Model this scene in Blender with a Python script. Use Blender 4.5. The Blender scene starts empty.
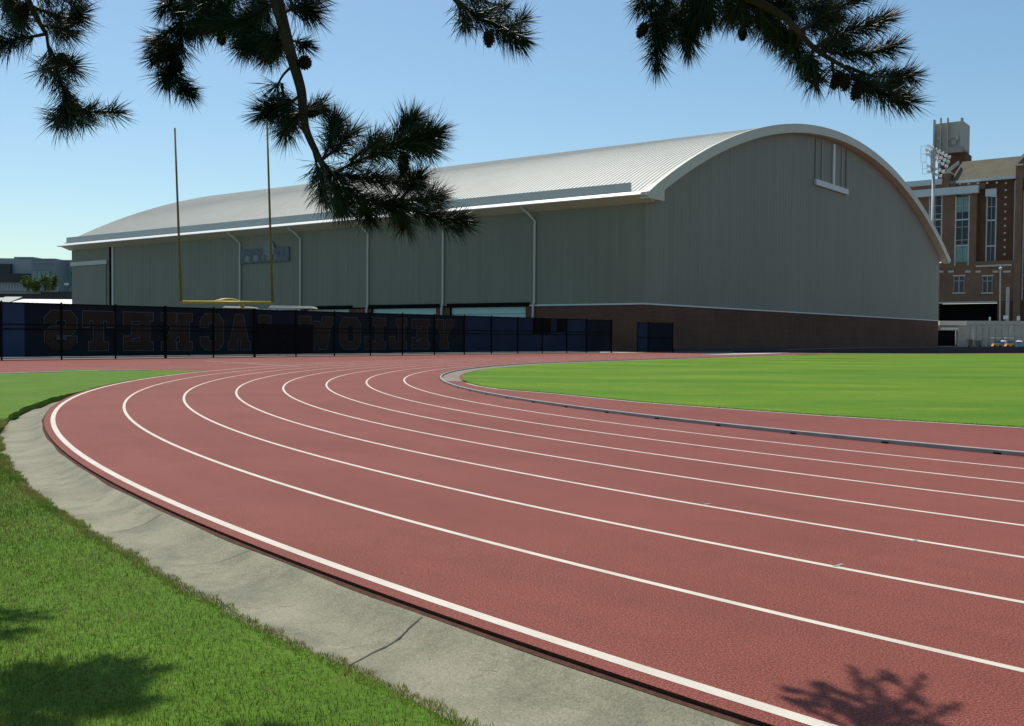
import bpy, math, random
import numpy as np
from mathutils import Vector, Matrix
from mathutils.geometry import tessellate_polygon
random.seed(7); rng = np.random.default_rng(7)
scn = bpy.context.scene
COL = scn.collection
R = math.radians

# ------------------------------------------------------------------ camera
F, H, YH, ROLL = 960.0, 1.4827, 336.67, 0.0070
PITCH = math.atan((363 - YH) / F)
cam_d = bpy.data.cameras.new('camera'); cam = bpy.data.objects.new('camera', cam_d); COL.objects.link(cam)
cam_d.sensor_width = 36; cam_d.lens = 36 * F / 1024; cam_d.clip_end = 6000; cam_d.clip_start = .05
Rp = Matrix.Rotation(math.pi / 2 - PITCH, 4, 'X')
cam.matrix_world = Matrix.Translation((0, 0, H)) @ Rp @ Matrix.Rotation(ROLL, 4, 'Z')
scn.camera = cam


def ray(x, y):
    u = (x - 512) / F; v = (363 - y) / F
    c, s = math.cos(ROLL), math.sin(ROLL)
    u, v = c * u - s * v, s * u + c * v
    cp, sp = math.cos(PITCH), math.sin(PITCH)
    return Vector((u, cp + v * sp, -sp + v * cp))


def at(x, y, depth):
    """survey helper: sight line of a photo point, taken at a real distance (m)"""
    d = ray(x, y)
    return Vector((0, 0, H)) + d * (depth / d.y)


def ground(x, y, z=0.0):
    d = ray(x, y)
    return Vector((0, 0, H)) + d * ((z - H) / d.z)


class Plane:
    """a vertical wall plane: origin, horizontal direction; coordinates (s along, z up, o out towards the viewer side)"""
    def __init__(self, p0, direction):
        self.p = Vector((p0[0], p0[1])); self.d = Vector(direction[:2]).normalized()
        n = Vector((self.d.y, -self.d.x))
        if n.dot(-self.p) < 0: n = -n
        self.n = n

    def sz(self, x, y):
        d = ray(x, y); nn = self.n
        k = self.p.dot(nn) / (d.x * nn.x + d.y * nn.y)
        P = Vector((0, 0, H)) + d * k
        return (Vector((P.x, P.y)) - self.p).dot(self.d), P.z

    def w(self, s, z, o=0.0):
        q = self.p + self.d * s + self.n * o
        return Vector((q.x, q.y, z))


# ------------------------------------------------------------------ mesh builder
class MB:
    def __init__(self): self.v = []; self.f = []; self.smooth = False

    def add(self, vs, fs):
        b = len(self.v); self.v += [tuple(p) for p in vs]; self.f += [tuple(i + b for i in q) for q in fs]; return self

    def box8(self, p):   # 8 corners: bottom 4 ccw, top 4
        return self.add(p, [(0, 3, 2, 1), (4, 5, 6, 7), (0, 1, 5, 4), (1, 2, 6, 5), (2, 3, 7, 6), (3, 0, 4, 7)])

    def box(self, x0, x1, y0, y1, z0, z1):
        return self.box8([(x0, y0, z0), (x1, y0, z0), (x1, y1, z0), (x0, y1, z0), (x0, y0, z1), (x1, y0, z1), (x1, y1, z1), (x0, y1, z1)])

    def pbox(self, pl, s0, s1, z0, z1, o0, o1):  # box in a wall plane
        return self.box8([pl.w(s0, z0, o1), pl.w(s1, z0, o1), pl.w(s1, z0, o0), pl.w(s0, z0, o0),
                          pl.w(s0, z1, o1), pl.w(s1, z1, o1), pl.w(s1, z1, o0), pl.w(s0, z1, o0)])

    def quad(self, a, b, c, d): return self.add([a, b, c, d], [(0, 1, 2, 3)])

    def tube(self, pts, radii, n=8, cap=True):
        pts = [Vector(p) for p in pts]
        if not hasattr(radii, '__len__'): radii = [radii] * len(pts)
        b = len(self.v); up = Vector((0.13, 0.21, 1)).normalized(); prev = None
        for i, p in enumerate(pts):
            t = (pts[min(i + 1, len(pts) - 1)] - pts[max(i - 1, 0)]).normalized()
            if prev is None:
                a = t.cross(up)
                if a.length < .1: a = t.cross(Vector((1, 0, 0)))
            else:
                a = prev - t * prev.dot(t)
            a.normalize(); prev = a; c = t.cross(a)
            for k in range(n):
                q = 2 * math.pi * k / n
                self.v.append(tuple(p + (a * math.cos(q) + c * math.sin(q)) * radii[i]))
        for i in range(len(pts) - 1):
            for k in range(n):
                k2 = (k + 1) % n
                self.f.append((b + i * n + k, b + i * n + k2, b + (i + 1) * n + k2, b + (i + 1) * n + k))
        if cap:
            self.f.append(tuple(b + k for k in reversed(range(n))))
            self.f.append(tuple(b + (len(pts) - 1) * n + k for k in range(n)))
        return self

    def lathe(self, base, axis, prof, n=10):  # prof: (dist along axis, radius)
        base = Vector(base); axis = Vector(axis).normalized()
        return self.tube([base + axis * d for d, r in prof], [max(r, .0008) for d, r in prof], n)

    def sheet(self, loops, fn):   # flat polygon (first loop outer, rest holes) mapped through fn(x, y)
        flat = [p for l in loops for p in l]
        tris = tessellate_polygon([[Vector((p[0], p[1], 0)) for p in l] for l in loops])
        return self.add([fn(*p) for p in flat], [tuple(t) for t in tris])


def spline(pts, n=7):
    P = [Vector(p) for p in pts]; P = [P[0] * 2 - P[1]] + P + [P[-1] * 2 - P[-2]]; out = []
    for i in range(1, len(P) - 2):
        for k in range(n):
            t_ = k / n; a, b, c, d = P[i - 1], P[i], P[i + 1], P[i + 2]
            out.append(.5 * ((2 * b) + (c - a) * t_ + (2 * a - 5 * b + 4 * c - d) * t_ * t_ + (3 * b - a - 3 * c + d) * t_ ** 3))
    out.append(P[-2]); return out


def root_of(o):
    while o.parent: o = o.parent
    return o


def tag(o, label=None, cat=None, group=None, kind=None):
    if label: o['label'] = label
    if cat: o['category'] = cat
    if group: o['group'] = group
    if kind: o['kind'] = kind
    return o


def ob(name, mb, mat, parent=None, smooth=False, origin=None):
    me = bpy.data.meshes.new(name)
    v = np.array(mb.v, dtype=float)
    o = bpy.data.objects.new(name, me); COL.objects.link(o)
    off = np.zeros(3)
    if parent is not None:
        o.parent = parent; off = np.array(root_of(parent).location)
    elif origin is not None:
        o.location = origin; off = np.array(origin)
    me.from_pydata([tuple(p) for p in (v - off)], [], mb.f)
    me.update()
    if mat: me.materials.append(mat)
    if smooth: me.polygons.foreach_set('use_smooth', [True] * len(me.polygons))
    return o


def empty(name, loc):
    o = bpy.data.objects.new(name, None); COL.objects.link(o); o.location = loc; o.empty_display_size = .3
    return o


# ------------------------------------------------------------------ materials
def mat(name, col, rough=.7, spec=.35, metal=0.0):
    m = bpy.data.materials.new(name); m.use_nodes = True
    p = m.node_tree.nodes['Principled BSDF']
    p.inputs['Base Color'].default_value = (*col, 1); p.inputs['Roughness'].default_value = rough
    p.inputs['Specular IOR Level'].default_value = spec; p.inputs['Metallic'].default_value = metal
    return m


class NT:
    def __init__(self, m):
        self.m = m; self.t = m.node_tree; self.p = self.t.nodes['Principled BSDF']
        self.tc = self.t.nodes.new('ShaderNodeTexCoord')

    def n(self, kind, **kw):
        nd = self.t.nodes.new(kind)
        for k, v in kw.items(): setattr(nd, k, v)
        return nd

    def lk(self, a, b): self.t.links.new(a, b)

    def noise(self, scale, detail=4, rough=.55, stretch=None, rot=0):
        nz = self.n('ShaderNodeTexNoise'); nz.inputs['Scale'].default_value = scale
        nz.inputs['Detail'].default_value = detail; nz.inputs['Roughness'].default_value = rough
        mp = self.n('ShaderNodeMapping')
        if stretch: mp.inputs['Scale'].default_value = stretch
        mp.inputs['Rotation'].default_value = (0, 0, rot)
        g = self.n('ShaderNodeNewGeometry')
        self.lk(g.outputs['Position'], mp.inputs['Vector']); self.lk(mp.outputs[0], nz.inputs['Vector'])
        return nz.outputs['Fac']

    def ramp(self, fac, stops):
        r = self.n('ShaderNodeValToRGB'); e = r.color_ramp.elements
        while len(e) < len(stops): e.new(.5)
        for el, (pos, c) in zip(e, stops):
            el.position = pos; el.color = (*c, 1) if len(c) == 3 else c
        self.lk(fac, r.inputs['Fac']); return r.outputs['Color']

    def mix(self, fac, a, b, mode='MIX'):
        x = self.n('ShaderNodeMix', data_type='RGBA', blend_type=mode)
        for sock, val in ((x.inputs[0], fac), (x.inputs[6], a), (x.inputs[7], b)):
            if isinstance(val, (int, float)): sock.default_value = val
            elif isinstance(val, tuple): sock.default_value = (*val, 1)
            else: self.lk(val, sock)
        return x.outputs[2]

    def color(self, c): self.lk(c, self.p.inputs['Base Color']); return self

    def bump(self, h, strength=.3, dist=.02):
        b = self.n('ShaderNodeBump'); b.inputs['Strength'].default_value = strength; b.inputs['Distance'].default_value = dist
        self.lk(h, b.inputs['Height']); self.lk(b.outputs[0], self.p.inputs['Normal']); return self


def mottled(name, c1, c2, scale, rough=.8, spec=.3, fine=None, bump=None, metal=0):
    m = mat(name, c1, rough, spec, metal); t = NT(m)
    c = t.ramp(t.noise(scale, 6, .6), [(.3, c1), (.7, c2)])
    if fine:
        fs, amt = fine
        f = t.ramp(t.noise(fs, 3, .7), [(.25, (1 - amt,) * 3), (.75, (1 + amt,) * 3)])
        c = t.mix(1.0, c, f, 'MULTIPLY')
        if bump: t.bump(t.noise(fs, 3, .7), bump[0], bump[1])
    t.color(c); return m


M = {}
# track rubber: fine granules, slow wear variation, darker scuffs along nothing in particular
m = mat('track_rubber', (.24, .07, .06), .8, .20); t = NT(m)
c = t.ramp(t.noise(.35, 5, .6), [(.3, (.152, .040, .028)), (.7, (.188, .053, .039))])
g = t.ramp(t.noise(95, 2, .8), [(.28, (.22,) * 3), (.5, (1.0,) * 3), (.72, (2.3,) * 3)])
c = t.mix(1.0, c, g, 'MULTIPLY')
g2 = t.ramp(t.noise(4.0, 6, .75), [(.3, (.93,) * 3), (.7, (1.07,) * 3)])
c = t.mix(1.0, c, g2, 'MULTIPLY')
# wear that runs along the lanes: noise in (radius, arc) coordinates
gg = t.n('ShaderNodeNewGeometry'); sb = t.n('ShaderNodeVectorMath', operation='SUBTRACT'); t.lk(gg.outputs['Position'], sb.inputs[0]); sb.inputs[1].default_value = (33.78, 36.36, 0)
ln_ = t.n('ShaderNodeVectorMath', operation='LENGTH'); t.lk(sb.outputs[0], ln_.inputs[0]); sx_ = t.n('ShaderNodeSeparateXYZ'); t.lk(sb.outputs[0], sx_.inputs[0])
at_ = t.n('ShaderNodeMath', operation='ARCTAN2'); t.lk(sx_.outputs[0], at_.inputs[0]); t.lk(sx_.outputs[1], at_.inputs[1])
ar_ = t.n('ShaderNodeMath', operation='MULTIPLY'); t.lk(at_.outputs[0], ar_.inputs[0]); ar_.inputs[1].default_value = 5.0
cb_ = t.n('ShaderNodeCombineXYZ'); t.lk(ln_.outputs['Value'], cb_.inputs[0]); t.lk(ar_.outputs[0], cb_.inputs[1])
wn = t.n('ShaderNodeTexNoise'); wn.inputs['Scale'].default_value = 2.2; wn.inputs['Detail'].default_value = 7; wn.inputs['Roughness'].default_value = .65; t.lk(cb_.outputs[0], wn.inputs['Vector'])
c = t.mix(1.0, c, t.ramp(wn.outputs['Fac'], [(.28, (.92, .93, .95)), (.5, (1, 1, 1)), (.74, (1.07, 1.10, 1.14))]), 'MULTIPLY')
c = t.mix(t.ramp(t.noise(11, 3, .5), [(.74, (0, 0, 0)), (.78, (.5, .5, .5))]), c, (.10, .035, .028))
t.color(c); t.bump(t.noise(95, 2, .8), .5, .006); M['track'] = m
m = mat('runway_rubber', (.26, .07, .06), .7, .3); t = NT(m)
c = t.ramp(t.noise(.5, 5, .6), [(.3, (.25, .07, .06)), (.7, (.30, .09, .08))])
t.color(t.mix(1.0, c, t.ramp(t.noise(60, 2, .8), [(.25, (.7,) * 3), (.75, (1.3,) * 3)]), 'MULTIPLY')); M['track2'] = m
m = mat('line_paint', (.56, .515, .44), .7, .3); t = NT(m)
wear = t.ramp(t.noise(140, 4, .75), [(.30, (.42, .27, .24)), (.42, (.56, .515, .44))])
t.color(t.mix(1.0, wear, t.ramp(t.noise(2.5, 4, .6), [(.3, (.86, .84, .82)), (.7, (1.05, 1.05, 1.05))]), 'MULTIPLY')); M['line'] = m
M['tick'] = mottled('tick_paint', (.17, .20, .16), (.25, .27, .22), 30)
# concrete with stains
m = mat('gutter_concrete', (.33, .34, .31), .85, .25); t = NT(m)
c = t.ramp(t.noise(1.6, 8, .65), [(.25, (.165, .159, .110)), (.5, (.228, .216, .150)), (.75, (.280, .260, .180))])
st = t.ramp(t.noise(2.2, 6, .7), [(.44, (1, 1, 1)), (.70, (.60, .64, .63))])
c = t.mix(1.0, c, st, 'MULTIPLY')
sp = t.ramp(t.noise(85, 4, .8), [(.25, (.45,) * 3), (.5, (1,) * 3), (.64, (1.25,) * 3), (.70, (1.9,) * 3)])
c = t.mix(1.0, c, sp, 'MULTIPLY'); t.color(c)
t.bump(t.noise(60, 4, .7), .45, .006); M['gutter'] = m
M['kerb_conc'] = mottled('edge_concrete', (.36, .35, .31), (.46, .45, .40), 1.5, .85, .25, (25, .2))
M['joint'] = mottled('joint_dirt', (.06, .06, .055), (.10, .095, .08), 20, .95, .1)
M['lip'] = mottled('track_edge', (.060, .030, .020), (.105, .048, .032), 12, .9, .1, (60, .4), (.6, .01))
M['alu'] = mottled('kerb_aluminium', (.22, .23, .23), (.31, .315, .30), 3, .6, .3)
M['soil'] = mottled('soil', (.075, .058, .036), (.12, .095, .055), 8, .95, .1, (60, .4), (.6, .02))


def turf(name, a, b, dry, big, dryness, stretch=None, rot=0, fine=30, finea=.45, drys=.9):
    m = mat(name, a, .9, .15); t = NT(m)
    c = t.ramp(t.noise(big, 5, .6, stretch, rot), [(.32, a), (.68, b)])
    d = t.ramp(t.noise(drys, 6, .65, stretch, rot), [(dryness, (0, 0, 0)), (dryness + .16, (.8, .8, .8))])
    c = t.mix(d, c, dry)
    f = t.ramp(t.noise(fine, 4, .75), [(.25, (1 - finea,) * 3), (.75, (1 + finea,) * 3)])
    t.color(t.mix(1.0, c, f, 'MULTIPLY')); t.bump(t.noise(fine, 4, .75), .7, .03)
    return m


M['turf_near'] = turf('lawn_base', (.066, .142, .010), (.092, .175, .014), (.17, .155, .04), .8, .60)
M['turf_field'] = turf('field_turf', (.050, .140, .005), (.118, .202, .009), (.175, .205, .020), .26, .56, (.4, 1.0, 1), .55, 18, .38, .9)
M['blade'] = None
m = mat('grass_blade', (.06, .13, .02), .6, .25); t = NT(m)
c = t.ramp(t.noise(.9, 5, .65), [(.33, (.055, .128, .006)), (.64, (.118, .200, .013))])
d = t.ramp(t.noise(1.1, 6, .7), [(.42, (0, 0, 0)), (.62, (.9,) * 3)])
c = t.mix(d, c, (.165, .165, .038))
oi = t.n('ShaderNodeVertexColor'); oi.layer_name = 'tone'
c = t.mix(1.0, c, oi.outputs['Color'], 'MULTIPLY'); t.color(c)
tr_ = t.n('ShaderNodeBsdfTranslucent'); t.lk(c, tr_.inputs['Color']); mx = t.n('ShaderNodeMixShader'); mx.inputs[0].default_value = .24
t.lk(t.p.outputs[0], mx.inputs[1]); t.lk(tr_.outputs[0], mx.inputs[2]); t.lk(mx.outputs[0], t.t.nodes['Material Output'].inputs['Surface'])
M['blade'] = m
M['asphalt'] = mottled('asphalt', (.075, .075, .073), (.11, .11, .105), .6, .9, .2, (20, .2))
M['earth'] = mottled('far_ground', (.14, .14, .11), (.20, .19, .15), .05, .95, .1, (2, .2))
# hall


def ribbed(name, c1, c2, plane_dir, period, depth=.35, rough=.55, spec=.4):
    """vertical corrugated sheet: ribs as a bump along the wall direction"""
    m = mat(name, c1, rough, spec); t = NT(m)
    c = t.ramp(t.noise(.12, 5, .6, (1, 1, .4)), [(.3, c1), (.7, c2)])
    c = t.mix(1.0, c, t.ramp(t.noise(.9, 5, .7, (1, 1, .05)), [(.3, (.93, .93, .92)), (.7, (1.06, 1.06, 1.05))]), 'MULTIPLY')   # rain streaks
    g = t.n('ShaderNodeNewGeometry'); vm = t.n('ShaderNodeVectorMath', operation='DOT_PRODUCT')
    t.lk(g.outputs['Position'], vm.inputs[0]); vm.inputs[1].default_value = (plane_dir[0], plane_dir[1], 0)
    mu = t.n('ShaderNodeMath', operation='MULTIPLY'); t.lk(vm.outputs['Value'], mu.inputs[0]); mu.inputs[1].default_value = 2 * math.pi / period
    sn = t.n('ShaderNodeMath', operation='SINE'); t.lk(mu.outputs[0], sn.inputs[0])
    b = t.n('ShaderNodeBump'); b.inputs['Strength'].default_value = depth; b.inputs['Distance'].default_value = period * .12
    t.lk(sn.outputs[0], b.inputs['Height']); t.lk(b.outputs[0], t.p.inputs['Normal'])
    # panel joints: a thin dark seam every few sheets and one lap line
    fr_ = t.n('ShaderNodeMath', operation='PINGPONG'); t.lk(vm.outputs['Value'], fr_.inputs[0]); fr_.inputs[1].default_value = 3.8
    lt_ = t.n('ShaderNodeMath', operation='LESS_THAN'); t.lk(fr_.outputs[0], lt_.inputs[0]); lt_.inputs[1].default_value = .05
    c = t.mix(lt_.outputs[0], c, t.mix(1.0, c, (.93, .93, .93), 'MULTIPLY'))
    t.color(c); return m


AL, BE = R(39.7), R(54.8)
E1 = Vector((math.sin(AL), math.cos(AL))); E2 = Vector((-math.sin(BE), math.cos(BE)))
HP = Vector((14.098, 102.0))
M['hall_gable'] = ribbed('gable_cladding', (.185, .188, .145), (.208, .210, .163), E1, .95, .10)
M['hall_side'] = ribbed('side_cladding', (.172, .186, .128), (.196, .208, .145), E2, .95, .10)
M['roof'] = mottled('roof_metal', (.39, .395, .345), (.45, .455, .40), .08, .55, .35, (.8, .06), None, 0)
M['trim'] = mottled('trim_paint', (.48, .50, .41), (.54, .56, .46), .2, .5, .4)
M['trim_white'] = mottled('gutter_white', (.74, .74, .69), (.80, .80, .75), .3, .45, .4)
M['soffit'] = mottled('soffit_paint', (.50, .48, .37), (.55, .53, .41), .3, .6, .3)
M['upstand'] = mottled('screen_metal', (.46, .50, .46), (.52, .56, .51), .2, .4, .5)
M['teal'] = mottled('door_teal', (.36, .60, .56), (.42, .66, .61), .15, .4, .5)
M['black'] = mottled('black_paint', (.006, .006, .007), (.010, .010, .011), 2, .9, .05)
M['sill_lt'] = mottled('sill_paint', (.55, .64, .64), (.62, .70, .69), .5, .5, .4)
M['louvre_rose'] = mottled('louvre_frame', (.33, .30, .27), (.38, .34, .31), .5, .6, .3)


def brick(name, c1, c2, mortar, scale=1.0, rough=.85):
    m = mat(name, c1, rough, .2); t = NT(m)
    g = t.n('ShaderNodeNewGeometry'); sx = t.n('ShaderNodeSeparateXYZ'); t.lk(g.outputs['Position'], sx.inputs[0])
    # run the courses along the wall whatever its heading: u = x*a + y*b
    ad = t.n('ShaderNodeMath', operation='SUBTRACT'); t.lk(sx.outputs[0], ad.inputs[0]); t.lk(sx.outputs[1], ad.inputs[1])
    cb = t.n('ShaderNodeCombineXYZ'); t.lk(ad.outputs[0], cb.inputs[0]); t.lk(sx.outputs[2], cb.inputs[1])
    b = t.n('ShaderNodeTexBrick'); b.inputs['Scale'].default_value = scale
    b.inputs['Color1'].default_value = (*c1, 1); b.inputs['Color2'].default_value = (*c2, 1); b.inputs['Mortar'].default_value = (*mortar, 1)
    b.inputs['Brick Width'].default_value = .42; b.inputs['Row Height'].default_value = .13; b.inputs['Mortar Size'].default_value = .012
    t.lk(cb.outputs[0], b.inputs['Vector'])
    v = t.ramp(t.noise(.25, 5, .6), [(.3, (.82,) * 3), (.7, (1.15,) * 3)])
    t.color(t.mix(1.0, b.outputs['Color'], v, 'MULTIPLY')); return m


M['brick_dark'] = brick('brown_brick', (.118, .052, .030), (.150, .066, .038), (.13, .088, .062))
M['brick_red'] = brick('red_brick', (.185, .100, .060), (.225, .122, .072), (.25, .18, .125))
M['stone'] = mottled('cast_stone', (.50, .46, .39), (.58, .53, .45), .5, .8, .25)
M['panel_lt'] = mottled('metal_panel', (.48, .56, .56), (.54, .61, .61), .2, .4, .5)
M['roof_tile'] = mottled('shingle_roof', (.105, .098, .068), (.135, .125, .088), .4, .9, .2, (3, .2))
M['glass_dark'] = mottled('window_glass', (.014, .022, .026), (.026, .038, .042), .08, .08, .35)
M['glass_teal'] = mottled('teal_glass', (.13, .25, .22), (.19, .32, .28), .12, .12, .4)
M['concrete'] = mottled('wall_concrete', (.26, .26, .235), (.36, .35, .31), .15, .9, .2, (1.5, .15))
M['tower_conc'] = mottled('tower_concrete', (.42, .40, .34), (.50, .47, .40), .1, .85, .25)
M['steel'] = mottled('galvanised_steel', (.30, .33, .34), (.38, .41, .42), .6, .55, .4)
M['reflector'] = mat('lamp_reflector', (.92, .92, .90), .12, .6, .9)
M['lens'] = mat('lamp_glass', (.75, .77, .78), .08, .8)
M['post_yellow'] = mottled('goal_yellow', (.42, .30, .022), (.50, .36, .03), 1.2, .45, .4)
M['post_dark'] = mottled('dark_yellow', (.16, .12, .025), (.24, .175, .03), 1.2, .6, .3)  # uprights in a darker yellow than the crossbar
M['screen'] = mottled('windscreen_navy', (.011, .017, .022), (.018, .025, .031), .5, .95, .05)
M['screen_blue'] = mottled('windscreen_blue', (.028, .056, .105), (.038, .070, .13), .5, .9, .05)
M['screen_blue2'] = mottled('windscreen_dull_blue', (.017, .030, .056), (.024, .038, .068), .4, .9, .05)
M['letter'] = mottled('letter_brown', (.030, .025, .020), (.042, .034, .027), .8, .95, .05)
M['letter_line'] = mottled('letter_outline', (.062, .078, .078), (.078, .094, .092), .8, .95, .05)
M['rail_black'] = mottled('fence_black', (.006, .006, .007), (.010, .010, .011), 3, .8, .08)
M['sign_mark'] = mottled('sign_mark', (.19, .21, .19), (.28, .30, .27), 2.0, .7, .2, (6, .3))
M['strip'] = mottled('worn_strip', (.17, .125, .10), (.26, .22, .18), 1.2, .9, .2, (12, .3))
M['shade_band'] = mottled('shade_slate', (.030, .038, .052), (.042, .050, .064), .2, .7, .2)  # slate dark enough to stand in for shaded ground
M['bark'] = mottled('pine_bark', (.035, .024, .017), (.075, .052, .036), 14, .95, .1, (60, .4), (.8, .02))
m = mat('pine_needles', (.03, .06, .018), .42, .45); t = NT(m)
c = t.ramp(t.noise(9, 3, .6), [(.3, (.012, .028, .008)), (.7, (.034, .058, .016))]); t.color(c)
tr_ = t.n('ShaderNodeBsdfTranslucent'); t.lk(c, tr_.inputs['Color']); mx = t.n('ShaderNodeMixShader'); mx.inputs[0].default_value = .35
t.lk(t.p.outputs[0], mx.inputs[1]); t.lk(tr_.outputs[0], mx.inputs[2]); t.lk(mx.outputs[0], t.t.nodes['Material Output'].inputs['Surface']); M['needle'] = m
M['cone'] = mottled('cone_brown', (.020, .012, .008), (.045, .027, .017), 60, .9, .15)
M['far_wall'] = mottled('far_grey_panel', (.28, .31, .32), (.33, .36, .36), .05, .5, .4)
M['far_wall2'] = mottled('far_blue_panel', (.17, .20, .22), (.21, .24, .25), .05, .5, .4)
M['far_dark'] = mottled('far_dark', (.05, .055, .055), (.075, .08, .075), .05, .8, .3)
M['far_leaf'] = mottled('far_leaves', (.09, .14, .03), (.15, .19, .05), .5, .9, .1)
M['orange'] = mottled('orange_paint', (.68, .30, .06), (.78, .38, .08), .6, .5, .4)
M['blue_paint'] = mottled('blue_paint', (.04, .12, .26), (.06, .15, .30), .6, .5, .4)
M['white'] = mottled('white_paint', (.76, .77, .76), (.82, .82, .80), .3, .5, .4)
M['grey_roof'] = mottled('grey_roof_sheet', (.30, .31, .30), (.36, .37, .35), .3, .6, .3)
M['skin'] = mat('skin', (.35, .22, .16), .6)

# ------------------------------------------------------------------ light
SUN = Vector((-.43, .90, 1.95)).normalized()
SEL = math.asin(SUN.z); SAZ = math.atan2(SUN.x, SUN.y)
sd = bpy.data.lights.new('sun', 'SUN'); so = bpy.data.objects.new('sun', sd); COL.objects.link(so)
sd.energy = 4.8; sd.angle = R(.53); sd.color = (1, .945, .86)
so.rotation_euler = SUN.to_track_quat('Z', 'Y').to_euler(); so.location = (20, 60, 130)
wd = bpy.data.worlds.new('World'); scn.world = wd; wd.use_nodes = True
wt = wd.node_tree; sk = wt.nodes.new('ShaderNodeTexSky'); sk.sky_type = 'NISHITA'; sk.sun_disc = False
sk.sun_elevation = SEL; sk.sun_rotation = SAZ; sk.altitude = 300; sk.air_density = 1.0; sk.dust_density = 1.2; sk.ozone_density = .45
bg = wt.nodes['Background']; bg.inputs['Strength'].default_value = .125
hsv = wt.nodes.new('ShaderNodeHueSaturation'); hsv.inputs['Saturation'].default_value = 1.14
tint = wt.nodes.new('ShaderNodeMix'); tint.data_type = 'RGBA'; tint.blend_type = 'MULTIPLY'; tint.inputs[0].default_value = 1; tint.inputs[7].default_value = (.92, 1.04, 1.0, 1)
wt.links.new(sk.outputs[0], hsv.inputs['Color']); wt.links.new(hsv.outputs[0], tint.inputs[6]); wt.links.new(tint.outputs[2], bg.inputs['Color'])
scn.view_settings.view_transform = 'Standard'; scn.view_settings.look = 'None'
scn.view_settings.exposure = 0; scn.view_settings.gamma = 1
scn.cycles.max_bounces = 6; scn.cycles.transparent_max_bounces = 8

# ------------------------------------------------------------------ ground and track
CX, CY, R0, LW = 33.78, 36.36, 46.17, 1.22
HD = R(36); DH = Vector((math.sin(HD), math.cos(HD)))   # heading of the far straight
TH0 = 144.0                                              # where the bend begins


def pol(off, th, z=0.0):
    r = R0 + off
    return (CX + r * math.cos(R(th)), CY + r * math.sin(R(th)), z)


def lane_path(off, t0=TH0, t1=300.0, step=.6, straight=60.0, z=0.0):
    """points of a lane line from the far straight round the bend"""
    pts = []
    if straight:
        b = pol(off, TH0, z)
        for k in np.linspace(straight, 1.0, 24): pts.append((b[0] + DH.x * k, b[1] + DH.y * k, z))
    n = int((t1 - t0) / step)
    for i in range(n + 1): pts.append(pol(off, t0 + (t1 - t0) * i / n, z))
    return pts


def ribbon(name, off0, off1, z, material, **kw):
    a = lane_path(off0, z=z, **kw); b = lane_path(off1, z=z, **kw); mb = MB()
    n = len(a); mb.add(a + b, [(i, i + 1, n + i + 1, n + i) for i in range(n - 1)])
    return ob(name, mb, material)


def up(o):
    me = o.data
    if me.polygons and sum(p.normal.z for p in me.polygons) < 0: me.flip_normals()
    return o


# the wide ground sheet, below everything
mb = MB(); mb.quad((-3000, -3000, -.30), (3000, -3000, -.30), (3000, 3000, -.30), (-3000, 3000, -.30))
tag(up(ob('ground', mb, M['earth'])), kind='structure')

# fence line
FEN_N = 56.0
DF = Vector((math.sin(R(42)), math.cos(R(42))))
FP = Plane(Vector((-DF.y, DF.x)) * FEN_N, DF)
# gutter profile: offset from the outer lane line, height
LIP = .135
GUT = [(LIP - .02, -.022), (.17, -.029), (.24, -.062), (.34, -.110), (.46, -.128), (.60, -.134), (.74, -.126), (1.05, -.116)]


def edge_off(th):
    """where the lawn meets the gutter, metres outside the outer lane line"""
    xs = [176, 186, 190.3, 195, 197.8, 201.4, 206, 211, 300]
    ys = [.13, .13, .17, .27, .46, .68, .77, .80, .84]
    return float(np.interp(th, xs, ys))


def edge_z(th):
    return float(np.interp(th, [176, 190, 201, 206, 209, 213, 300], [.0, -.005, -.012, -.025, -.07, -.105, -.105]))


# red rubber: one sheet from the lawn edge / outer edge of lane to the far apron
grass_line = [ground(-260, 379.5), ground(0, 374.0), ground(100, 371.2), ground(150, 370.4)]
outer = [pol(LIP, th) for th in np.arange(176.5, 300.1, .5)]
red = [(p.x, p.y, 0) for p in grass_line] + outer
red += [(140, -20, 0), (150, 60, 0)]
gb = Plane(HP, E1)
for s in (150, 60, 8): red.append(tuple(gb.w(s, 0, 13)))
red.append(tuple(gb.w(0, 0, 7.5)))
for s in (40, 0, -40, -75, -120, -150):   # along the fence, just behind it
    q = FP.w(FP.sz(350, 340)[0] + s, 0, -.35); red.append((q.x, q.y, 0))
mb = MB(); mb.sheet([[(p[0], p[1]) for p in red]], lambda x, y: (x, y, 0))
tag(up(ob('running_track', mb, M['track'])), kind='structure')
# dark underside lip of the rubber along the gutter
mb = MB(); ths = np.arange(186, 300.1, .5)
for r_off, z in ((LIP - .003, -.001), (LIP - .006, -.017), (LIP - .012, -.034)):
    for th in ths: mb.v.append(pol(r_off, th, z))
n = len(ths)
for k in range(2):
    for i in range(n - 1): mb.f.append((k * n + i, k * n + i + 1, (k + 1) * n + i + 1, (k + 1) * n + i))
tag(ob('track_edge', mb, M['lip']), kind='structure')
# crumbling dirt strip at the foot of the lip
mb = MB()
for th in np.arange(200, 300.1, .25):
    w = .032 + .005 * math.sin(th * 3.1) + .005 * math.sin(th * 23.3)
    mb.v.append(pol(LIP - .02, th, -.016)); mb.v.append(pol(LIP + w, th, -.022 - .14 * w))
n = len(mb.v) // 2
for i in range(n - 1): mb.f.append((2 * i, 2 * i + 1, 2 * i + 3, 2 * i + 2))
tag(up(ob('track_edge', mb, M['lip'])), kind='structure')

# painted lane lines (the outer one a little wider)
for k in range(8):
    w = .037 if k == 0 else .027
    o = up(ribbon('lane_line', -k * LW - w, -k * LW + w, .0015, M['line'], t1=295.0)); tag(o, kind='structure')
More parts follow.
